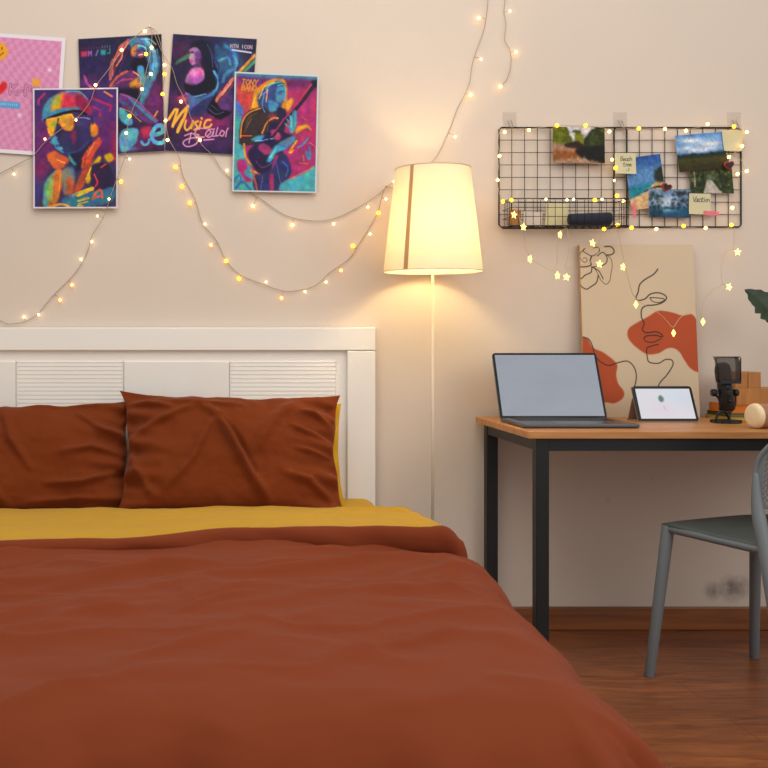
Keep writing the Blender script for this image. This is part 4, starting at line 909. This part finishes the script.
# 5 pink poster
A = Art(0, 0, 84, 119, 126, 178, (224,216,224))
A.poly([(4,4),(80,4),(80,115),(4,115)], (204,130,170), 0, sm=False)
chk = (np.floor(A.X/4.4+.8*np.sin(A.Y/14))+np.floor(A.Y/5.5+.6*np.sin(A.X/12))) % 2
inside = ((A.X > 4) & (A.X < 80) & (A.Y > 4) & (A.Y < 115)).astype(float)
A.mix(chk*inside*.5, (222,158,192))
A.glow(20, 17, 0.1, (0,0,0), 0)
th = np.linspace(0, 2*math.pi, 13)[:-1]
A.poly([(18.5+8.6*math.cos(t), 18+8.6*math.sin(t)) for t in th], (232,160,34), .4).line([(15,19),(18,22.5),(23,19)], 1.1, (120,70,30)).line([(16,14),(16,16)], 1.2, (110,66,30)).line([(21,14),(21,16)], 1.2, (110,66,30))
A.poly([(20,62),(13,54),(14,49),(18,49),(20.5,52),(24,48),(28,49),(28,55)], (206,36,40), .3)
for l in [[(32,50),(32,60)], [(38,50),(33,55),(39,60)], [(40,56),(44,56)], [(47,60),(47,50),(52,51),(51,55),(47,56)], [(58,50),(54,54),(58,60),(62,55),(58,50)]]: A.line(l, 2.6, (120,70,100), sm=False); 
for l in [[(32,50),(32,60)], [(38,50),(33,55),(39,60)], [(40,56),(44,56)], [(47,60),(47,50),(52,51),(51,55),(47,56)], [(58,50),(54,54),(58,60),(62,55),(58,50)]]: A.line(l, 1.5, (214,140,180), sm=False)
A.poly([(16,67),(43,68),(43,74),(16,73)], (64,152,206), .2, sm=False).text((18,69), 'IIIIIIIIIII', (220,230,240), .5, 2.2, 2.1)
A.poly([(54,43),(61,43),(61,50),(54,50)], (230,160,40), .3, sm=False).line([(60,86),(62,92)], 2.5, (200,50,60)).glow(70, 33, 2, (240,220,235), .9).glow(43, 80, 2, (240,220,235), .8)
o = sheet('poster', A, [(-18,32),(65.8,38),(58,157),(-26,151)], -.005, M_print, curl=.003)
tag(o, 'pink checked poster with a red heart and smiley, cut off at the left edge', 'poster', PG)

# ---------------------------------------------------------------- wire grid panels, basket
GY = -.012
def gp(px, py, y=GY): return P(px, py, y)
def panel(label, xa, xb, y):
    c = gp((xa+xb)/2, 227, y)
    t = thing('wire_grid_panel', label, 'wire grid', c, 0, 'wire grid panels above the desk')
    f = MB(); r = 2.2
    cor = [(xa+r, 127.7), (xb-r, 127.7), (xb, 127.7+r), (xb, 227-r), (xb-r, 227), (xa+r, 227), (xa, 227-r), (xa, 127.7+r)]
    pts = [gp(a, b, y) for a, b in cor]; pts.append(pts[0]); pts.append(pts[1])
    f.tube(pts, .0028, 8).build('frame', M_wire, t, world=True)
    wv = MB()
    for i in range(1, 10): x = xa+(xb-xa)*i/10; wv.tube([gp(x, 127.7, y), gp(x, 227, y)], .0012, 6)
    for j in range(1, 8): z = 127.7+(227-127.7)*j/8; wv.tube([gp(xa, z, y-.003), gp(xb, z, y-.003)], .0012, 6)
    wv.build('grid_wires', M_wire, t, world=True)
    return t
panel('black wire grid panel that carries the basket, left of the two', 499, 626.8, GY)
panel('black wire grid panel crowded with photos and notes, right of the two', 614, 741, GY+.008)
# adhesive hooks
for (px, lab) in ((509.5, 'clear adhesive hook above the left corner of the wire grids'), (620, 'clear adhesive hook above the overlap of the two wire grids'), (734, 'clear adhesive hook above the right corner of the wire grids')):
    c = P(px, 120)
    t = thing('wall_hook', lab, 'hook', c, 0, 'hooks holding the wire grids')
    MB().box((-.024, -.0012, -.025), (.024, -.0001, .027)).build('adhesive_pad', mat('clear_pad', (205,190,178), .2, alpha=.16), t, bevel=.0004)
    MB().tube(smooth_path([(-.006,-.002,.0),(-.006,-.006,-.008),(-.006,-.018,-.024),(0,-.031,-.032),(.006,-.018,-.024),(.006,-.006,-.008),(.006,-.002,.0)], 4), .0014, 8).build('hook_wire', M_steel, t)
bk = thing('wire_basket', 'shallow black wire basket hanging on the lower left of the grid', 'basket', (1.287, -.07, 1.406))
X0, X1, YB_, YF_, ZB, ZT = 1.087, 1.487, -.020, -.118, 1.408, 1.500
b_ = MB()
for z, r in ((ZT, .0024), (ZB, .002)):
    b_.tube([(X0,YB_,z),(X0,YF_,z),(X1,YF_,z),(X1,YB_,z),(X0,YB_,z),(X0,YF_,z)], r, 6)
b_.build('basket_frame', M_wire, bk, world=True)
b_ = MB()
n = 16
for i in range(n+1):
    x = X0+(X1-X0)*i/n; b_.tube([(x,YF_,ZT),(x,YF_,ZB),(x,YB_,ZB)], .0011, 5)
for i in range(1, 5):
    y = YF_+(YB_-YF_)*i/5
    for x in (X0, X1): b_.tube([(x,y,ZT),(x,y,ZB)], .0011, 5)
for z in (ZB+.031, ZB+.062): b_.tube([(X0,YB_,z),(X0,YF_,z),(X1,YF_,z),(X1,YB_,z),(X0,YB_,z)], .0011, 5)
b_.build('basket_wires', M_wire, bk, world=True)
# in the basket
o = MB().tube([(1.295,-.086,ZB+.024),(1.30,-.086,ZB+.024),(1.438,-.076,ZB+.028),(1.443,-.076,ZB+.028)], [.017,.020,.0225,.019], 20).build('rolled_cloth', mat('navy_cloth', (30,36,56), .8, bump=.3))
o.data.transform(Matrix.Translation((-1.37,.083,-ZB))); o.location = (1.37,-.083,ZB); tag(o, 'dark navy roll lying in the right half of the wire basket', 'roll')
for (xa, xb, h, col, lab, yy, ax) in ((1.225, 1.30, .078, (206,196,150), 'pale yellow notepad standing in the middle of the wire basket', -.05, .006), (1.150, 1.215, .050, (206,192,178), 'white folded paper standing left of the notepad in the wire basket', -.045, .004), (1.095, 1.135, .055, (150,104,58), 'small orange packet at the left end of the wire basket', -.06, .01)):
    o = MB().box((-(xb-xa)/2, -ax/2, 0), ((xb-xa)/2, ax/2, h), Matrix.Rotation(R(4), 4, 'Y')).build({'p': 'notepad', 'w': 'folded_paper', 's': 'packet'}[lab[0]], mat('basket_item', col, .7), loc=((xa+xb)/2, yy, ZB+.006), bevel=.001)
    tag(o, lab, {'p': 'notepad', 'w': 'paper', 's': 'packet'}[lab[0]])

# photos on the grid
FG = 'photo prints clipped to the wire grids'
def photo(art, cor, y, lab, **k): art.rough(len(lab), 1.2, .10, 12, .02); return tag(sheet('photo_print', art, cor, y, M_photo, thick=.0005, curl=.001, **k), lab, 'photo', FG)
ry = np.random.RandomState(2)
def speck(A, x0, x1, y0, y1, n, cols, r):
    for _ in range(n):
        A.glow(ry.uniform(x0, x1), ry.uniform(y0, y1), ry.uniform(.5, 1)*r, cols[ry.randint(len(cols))], ry.uniform(.4, .9))
A = Art(0, 0, 100, 70, 100, 70, (196,194,204))
A.poly([(-5,-5),(22,-2),(32,14),(36,34),(-5,36)], (96,104,26), 1.5).poly([(40,30),(44,10),(52,8),(60,20),(62,34),(40,34)], (110,116,30), 1.5).poly([(60,35),(66,16),(76,4),(105,-4),(105,72),(70,72)], (46,54,28), 1.5).poly([(38,10),(44,5),(54,8),(52,12),(42,12)], (70,76,40), 1)
speck(A, 0, 34, 2, 32, 50, [(128,130,20),(80,90,24),(60,70,20)], 3); speck(A, 42, 60, 16, 32, 20, [(140,136,30),(90,96,26)], 2.5); speck(A, 72, 100, 4, 34, 40, [(66,74,30),(36,44,24),(90,92,30)], 3)
A.poly([(-5,34),(20,34),(50,40),(60,50),(40,56),(-5,50)], (166,128,104), 2).poly([(-5,48),(40,46),(70,52),(60,62),(30,68),(-5,68)], (140,84,42), 3).poly([(24,32),(46,28),(60,34),(66,44),(40,42),(24,38)], (52,36,34), 1.5).poly([(44,44),(70,38),(105,36),(105,70),(70,66),(50,56)], (28,28,26), 2).poly([(-5,66),(50,62),(100,70),(100,75),(-5,75)], (160,124,100), 2); speck(A, 30, 62, 58, 66, 10, [(190,180,160),(170,150,120)], 2)
photo(A, [(552.8,126.8),(604.6,127.4),(604.8,163.4),(553,162.8)], -.0305, 'photo of a brown pond among trees, on the left wire grid')
A = Art(0, 0, 70, 100, 70, 100, (44,84,150))
A.poly([(-5,20),(75,20),(75,60),(-5,60)], (92,140,190), 10, sm=False).poly([(-5,58),(55,50),(30,72),(-5,80)], (34,124,140), 2, sm=False).poly([(-5,80),(30,70),(60,46),(75,48),(75,105),(-5,105)], (206,170,122), 1.5, sm=False).poly([(56,30),(75,22),(75,52),(54,50)], (40,48,44), 2).line([(30,68),(50,62),(75,64)], 2.5, (70,56,50)).line([(40,72),(60,60)], 2, (80,64,50))
photo(A, [(624.5,158.5),(660,153.8),(667,206),(631.5,210.3)], -.0185, 'photo of a sandy beach under deep blue sky, left part of the right grid')
A = Art(0, 0, 100, 70, 100, 70, (76,132,196))
A.glow(30, 12, 26, (236,236,240), .9, 6).glow(70, 20, 30, (226,230,236), .9, 8).glow(20, 26, 22, (210,220,232), .8, 6).glow(85, 8, 16, (130,170,220), .8, 5).glow(55, 30, 40, (230,232,236), .8, 5).poly([(-5,40),(30,36),(60,38),(105,36),(105,50),(-5,50)], (36,46,36), 1.2).poly([(-5,46),(105,46),(105,75),(-5,75)], (66,66,30), 2, sm=False, col2=(44,38,24))
photo(A, [(675,135.7),(722,131.8),(729,168),(679.2,172.3)], -.0215, 'photo of clouds over a dark green field, top of the right grid')
A = Art(0, 0, 100, 66, 100, 66, (44,56,36)); speck(A, 0, 100, 0, 66, 160, [(60,76,44),(30,40,26),(90,104,50),(120,120,60)], 4); A.poly([(40,34),(50,34),(74,66),(100,75),(30,75),(34,50)], (176,168,158), 1.5, sm=False).glow(46, 30, 8, (120,132,110), .7).line([(28,28),(34,10),(50,2),(66,10),(72,30)], 3, (26,34,22)).line([(10,10),(11,50)], 3, (150,140,120)).glow(20, 8, 10, (170,180,180), .8, 4)
photo(A, [(690,166.5),(731.5,165),(733.8,193.5),(690.3,193)], -.0175, 'photo of a pale path through a garden arch, right part of the right grid')
A = Art(0, 0, 100, 66, 100, 66, (120,160,196)); A.poly([(-5,40),(105,40),(105,75),(-5,75)], (44,96,130), 3, sm=False, col2=(30,60,86)).glow(40, 28, 22, (214,224,234), .9, 12).glow(42, 48, 16, (130,180,210), .8, 5)
speck(A, 2, 34, 8, 44, 26, [(36,48,52),(52,66,66)], 5); speck(A, 56, 100, 4, 40, 46, [(30,36,46),(46,56,62),(60,50,50)], 5); speck(A, 0, 100, 40, 46, 30, [(26,40,48)], 3); speck(A, 0, 30, 50, 66, 8, [(24,48,60)], 6); A.glow(26, 16, 7, (30,42,46), .9, 3)
photo(A, [(648.7,189),(691,190.3),(690.8,218),(648.9,217.2)], -.0205, 'photo of a blue lagoon with palm silhouettes, bottom of the right grid')
NG = 'yellow sticky notes on the wire grid'
def note(cor, y, lab, words):
    A = Art(0, 0, 100, 100, 90, 90, (206,199,160))
    for (x, yy, w_, h, ad) in words: A.text((x, yy), w_, (96,92,80), 3, h, ad, .1)
    return tag(sheet('sticky_note', A, cor, y, M_print, thick=.0004, curl=.002, backmat=mat('note_paper', (206,199,160), .7)), lab, 'sticky note', NG)
note([(614.6,152.8),(635.5,153),(636,174),(615,173.6)], -.0335, 'yellow sticky note with three handwritten lines, left end of the right grid', [(28,18,'Beach',20,11),(38,44,'time',20,10),(52,70,':)',18,9)])
note([(721.5,130),(744,130.2),(741.5,151.2),(724,151)], -.0245, 'blank yellow sticky note at the top right corner of the grid', [])
note([(689.2,193.4),(710.5,193.8),(710.6,214.8),(688.6,214)], -.0235, 'yellow sticky note reading Vacation beside the lagoon photo', [(16,14,'Vacation',26,9.5)])
for cor, lab in (([(632.6,203.5),(635.6,203.5),(636,218),(633,218)], 'short pink tape strip standing upright below the beach photo'), ([(703.6,210.6),(718.8,211.8),(718.6,215.8),(703.6,214.6)], 'pink tape strip lying across the foot of the Vacation note')):
    A = Art(0, 0, 10, 10, 6, 6, (226,116,130)); tag(sheet('washi_tape', A, cor, -.0265, M_print, thick=.0004, backmat=mat('tape_pink', (226,116,130), .6)), lab, 'tape', 'pink tape strips on the wire grid')
def heart(sc):
    return [(sc*16*math.sin(t)**3/16, sc*(13*math.cos(t)-5*math.cos(2*t)-2*math.cos(3*t)-math.cos(4*t))/16) for t in np.linspace(0, 2*math.pi, 37)[:-1]]
for (px, py, rot, lab) in ((666.6, 187.3, 20, 'black heart clip with red rim above the lagoon photo'), (729, 165.3, -10, 'black heart clip with red rim between the field and path photos')):
    t = thing('heart_clip', lab, 'clip', P(px, py, -.030), 0, 'heart clips on the photos'); t.rotation_euler = (0, R(rot), 0)
    MB().prism(heart(.018), -.003, .002).build('clip_rim', mat('red_enamel', (170,24,30), .4), t, bevel=.0008)
    MB().prism(heart(.0135), -.006, -.003).build('clip_face', mat('black_sequin', (34,24,26), .35, .2, bump=.8, bscale=600), t, bevel=.001)

# ---------------------------------------------------------------- fairy lights
def glowmat(n, c, s): return mat(n, c, .4, emit=c, estr=s)
MG = {'r': glowmat('warm_led', (255,200,105), 9), 'w': glowmat('pale_led', (255,222,160), 7), 'y': glowmat('yellow_led', (255,186,40), 5), 'o': glowmat('orange_led', (255,170,90), 4), 's': glowmat('star_led', (255,205,100), 4)}
M_cord = mat('clear_cord', (160,141,118), .5)
M_cordg = mat('fine_silver_wire', (190,172,140), .35, .3)
def ico_mesh(name, r, m):
    prof = [(0,-1),(.6,-.8),(.95,-.3),(.95,.3),(.6,.8),(0,1)]
    mb = MB(); mb.lathe([(a*r, b*r) for a, b in prof], 10)
    me = bpy.data.meshes.new(name); me.from_pydata(mb.v, [], mb.f); me.materials.append(m); me.polygons.foreach_set('use_smooth', [True]*len(me.polygons)); return me
BM = {'r': ico_mesh('bulb', .0056, MG['r']), 'w': ico_mesh('bulb', .0040, MG['w']), 'y': ico_mesh('bulb', .0066, MG['y']), 'o': ico_mesh('bulb', .0056, MG['o'])}
def star_mesh():
    mb = MB(); ol = []
    for i in range(10):
        a = math.pi/2+i*math.pi/5; rr_ = .0145 if i % 2 == 0 else .0066; ol.append((rr_*math.cos(a), rr_*math.sin(a)))
    vs = [(x, 0, z) for x, z in ol]+[(0, -.007, 0), (0, .007, 0)]
    fs = [(i, (i+1) % 10, 10) for i in range(10)]+[((i+1) % 10, i, 11) for i in range(10)]
    me = bpy.data.meshes.new('star_bulb'); me.from_pydata(vs, [], fs); me.materials.append(MG['s']); return me
BM['s'] = star_mesh()
rb_ = random.Random(11)
def fairy(label, path, bulbs, y, cord=M_cord, r=.0012, name='string_light'):
    wp = [P(p[0], p[1], p[2] if len(p) > 2 else y) for p in path]
    sp = smooth_path(wp, 6)
    base = wp[0].copy(); t = thing(name, label, 'string light', base, 0, 'fairy lights on the wall')
    mb = MB()
    tw = [Vector(p) for p in sp]
    mb.tube(tw, r, 6)
    for b in bulbs:
        px, py, kind = b[:3]; yy = b[3] if len(b) > 3 else y-.006
        bp = P(px, py, yy); near = min(tw, key=lambda q: (q-bp).length)
        if (near-bp).length > .004: mb.tube([near, near.lerp(bp, .5)+Vector((0, -.003, .001)), bp], r*.8, 5)
        o = bpy.data.objects.new('star_bulb' if kind == 's' else 'bulb', BM[kind]); C.objects.link(o); o.parent = t; o.location = bp-base
        o.rotation_euler = (rb_.uniform(-.3, .3), rb_.uniform(-.6, .6), rb_.uniform(-.5, .5)) if kind != 's' or len(b) < 5 else (0, rb_.uniform(-.4, .4), R(b[4]))
    mb.build('cord', cord, t, world=True)
    return t
PY = -.022
fairy('string light crossing the goggles poster up to the nail over the second poster', [(-14,182,-.006),(0,173.5,-.008),(22,162,-.010),(33,156,PY),(45,142,PY),(60,130,PY),(78,117,PY),(90,102,PY),(96,86,PY),(108,70,PY),(121,52,PY),(134,38,PY),(145,29,PY),(150,27,-.01)],
      [(14,174,'w',-.012),(45,139,'w'),(76,120,'w'),(95.5,85,'r'),(121.6,50,'r'),(145,31,'r')], PY)
fairy('string light hanging down the second poster and curving left to above the headboard', [(150,27,-.01),(152,34,-.02),(150,55),(146,72),(142,90),(133,108),(128,125),(126,145),(124,160),(118,176),(111,195),(107,208),(102,220),(92,236,-.008),(88,250,-.006),(83,262,-.006),(76,272,-.006),(69,280,-.006),(52,297,-.006),(37,315,-.006),(23,322,-.006),(8,324,-.006),(0,321,-.006),(-14,326,-.006)],
      [(151.5,47.6,'r'),(146,54,'y'),(151,74,'r'),(142,89,'r'),(129.5,116,'y'),(126.3,133,'r'),(129.5,159,'w'),(121,181.5,'y'),(109,199,'w'),(97.5,216,'w'),(91.7,241.7,'w',-.01),(81,259.4,'w',-.01),(72,285,'o',-.01),(60,300,'o',-.01),(38.5,314.6,'w',-.01),(24,317,'w',-.01)], PY)
fairy('string light down between the two upper posters swooping low to the hook by the lamp', [(151,27.5,-.014),(157,33,-.02),(162,50),(165,70),(163,92),(165,112),(168,136),(175,150,-.018),(179.5,158,-.010),(183,176,-.007),(195,199,-.007),(202,222,-.007),(216,240,-.007),(227,262,-.007),(241,275,-.007),(261,283.5,-.007),(284,291,-.007),(300,290,-.007),(316,285,-.007),(332,271,-.007),(349,259,-.007),(359,244,-.007),(368,230,-.007),(378,212,-.007),(382,196,-.007),(385.5,188,-.007),(392,188,-.007),(397,192,-.007)],
      [(164.6,65,'r'),(164.5,74,'y'),(162.5,94,'y'),(165.6,120.5,'r'),(167.5,140,'r'),(175.6,167,'y',-.012),(182,186.5,'y',-.012),(190,203,'y',-.012),(205,224,'w',-.012),(211,245,'o',-.012),(226,261,'y',-.012),(239,278.6,'y',-.012),(266,282,'w',-.012),(281.5,298,'o',-.012),(305,291.6,'w',-.012),(326,282,'w',-.012),(341,270.5,'o',-.012),(353,246,'y',-.012),(370,234,'w',-.012),(378.5,213,'y',-.012),(386,199,'w',-.012)], PY)
fairy('upper string light passing behind the guitar poster to the hook by the lamp', [(152,28,-.016),(162,52,-.018),(172,68,-.018),(177,84,-.016),(184,98,-.016),(191,118,-.016),(200,142,-.014),(213,156,-.010),(222,170,-.006),(238,185,-.006),(261,199,-.006),(275,209,-.006),(290,217,-.006),(316,221,-.006),(336,218,-.006),(355,209,-.006),(371,200,-.006),(385,188.5,-.006),(394,182,-.006),(410,172,-.006),(432,162,-.006)],
      [(181,101.6,'r',-.022),(200,140,'r',-.02),(227,170.5,'w',-.010),(253,206,'r',-.012),(292.5,225,'r',-.012),(333.5,224,'w',-.012),(368,207,'w',-.012),(394,181.6,'w',-.012)], PY, r=.0011)
fairy('string light rising from behind the lampshade to the top of the picture', [(432,162),(437,156),(443.5,144),(451,127),(457,110),(464,96),(469.6,83),(471.7,67),(476,52),(483,33),(486,19),(488,0),(489,-14)],
      [(455,136.7,'w'),(470.6,95,'r'),(481,59,'w'),(479,18,'r')], -.007, r=.0011)
fairy('short string light hanging free from the top edge above the wire grid', [(506,-14),(505,0),(504,12.5),(506,24),(504.6,39.6),(510,50),(511,64.6),(507,79),(501,86)],
      [(510,11,'w'),(516,52,'r'),(500.5,86.5,'r')], -.007, r=.0011)
gy = -.032
fairy('warm string light wound round the edges of the two wire grids', [(518,202,gy),(503,201,gy),(497.5,182),(499.5,157),(498,140),(503,129.5),(528,129),(557,126,gy),(586,126,gy-.006),(609,130),(613,145),(613,160),(615.5,172),(614,186),(617,196),(622,200),(618,215),(616,224),(604,229),(618,229),(632,228),(656,229),(683,227),(706,228.5),(731,227),(738,218),(735,206),(739,190),(738,174),(744,170),(741,160),(734,155),(741,146),(744,134),(735,127),(708,126),(686,129.5),(665,128.5),(638.8,128),(616,128.5)],
      [(504.6,132,'r'),(529,130,'r'),(557,125.5,'y'),(585.7,125.5,'y'),(609.4,131.5,'r'),(499.5,156,'r'),(497.7,180,'r'),(612,159.6,'r'),(615.4,168,'y'),(614.3,180.4,'w'),(503,201.5,'y'),(617,195.7,'y'),(623.4,201,'r'),(617.6,225,'y'),(604,229,'y'),
       (638.8,128.5,'y'),(665,129,'r'),(686,130.6,'r'),(707.7,124,'r'),(734,126.5,'y'),(746.8,132,'r'),(742,146,'r'),(729,157,'r'),(746.8,171,'r'),(737.6,174,'r'),(732.4,207.7,'r'),(731.4,225,'y'),(705.7,228,'r'),(683.7,226,'y'),(656.3,229,'r'),(631.6,227.7,'y')], gy, cord=M_cordg, r=.0009)
fairy('thin string light laid along the front rim of the wire basket', [(503,201,-.118),(511,199.5,-.122),(530,199,-.122),(546,199.5,-.122),(567,199.5,-.122),(595,199.5,-.122),(610,199,-.122),(622,199,-.121)],
      [(511.5,200,'y',-.125),(546,199.3,'w',-.125),(567,199.9,'w',-.125),(573.5,199.3,'w',-.125),(594.8,200,'y',-.125),(602,199.3,'w',-.125)], -.122, cord=M_cordg, r=.0009)
sy = -.124
fairy('star string light drooping from the basket across the canvas to the right grid corner', [(512,202,-.122),(516,210,sy),(520,220,sy),(524,233,sy),(526,249,sy),(533,260),(545,267.5),(552,270.5),(557,262),(557,248),(559,238),(566,228),(569,240),(568,256),(566,268),(577,266),(590,262),(598,252),(600,240),(608,232),(616,228),(620,240),(622.5,254),(625,264),(629,282),(634,296,-.115),(644.6,305,-.108),(656,311,-.108),(666,320,-.11),(673,327,-.112),(679,319,-.11),(688,312,-.105),(699,310,-.1),(702,317,-.1),(704,301.5,-.09),(712.5,290,-.08),(722,284,-.07),(721,270,-.06),(725,253,-.05),(733,249,-.04),(734,238,-.035),(734,227,-.03)],
      [(514,214.8,'s',sy),(523.5,227,'s',sy),(560,234.7,'s',sy,40),(530,259,'s',sy,40),(557.5,275.5,'s',sy,35),(566.5,277,'s',sy,10),(592.6,243,'s',sy),(599.6,264,'s',sy,15),(623,267,'s',sy,30),(636,304.6,'s',-.12,65),(673.7,333,'s',-.12,72),(703,321.7,'s',-.105,70),(729,287,'s',-.075,15),(737.7,252,'s',-.05,10)], sy, cord=M_cordg, r=.0009)
for (px, py, lab) in ((150, 27.5, 'small nail above the second poster holding the string lights'), (385.3, 187.5, 'small clear hook left of the lampshade holding the string lights')):
    p = P(px, py, 0); o = MB().tube([(0, 0, 0), (0, -.018, .001), (0, -.019, .001)], [.0015, .0015, .0035], 10).build('wall_nail', M_steel, loc=p); tag(o, lab, 'nail')
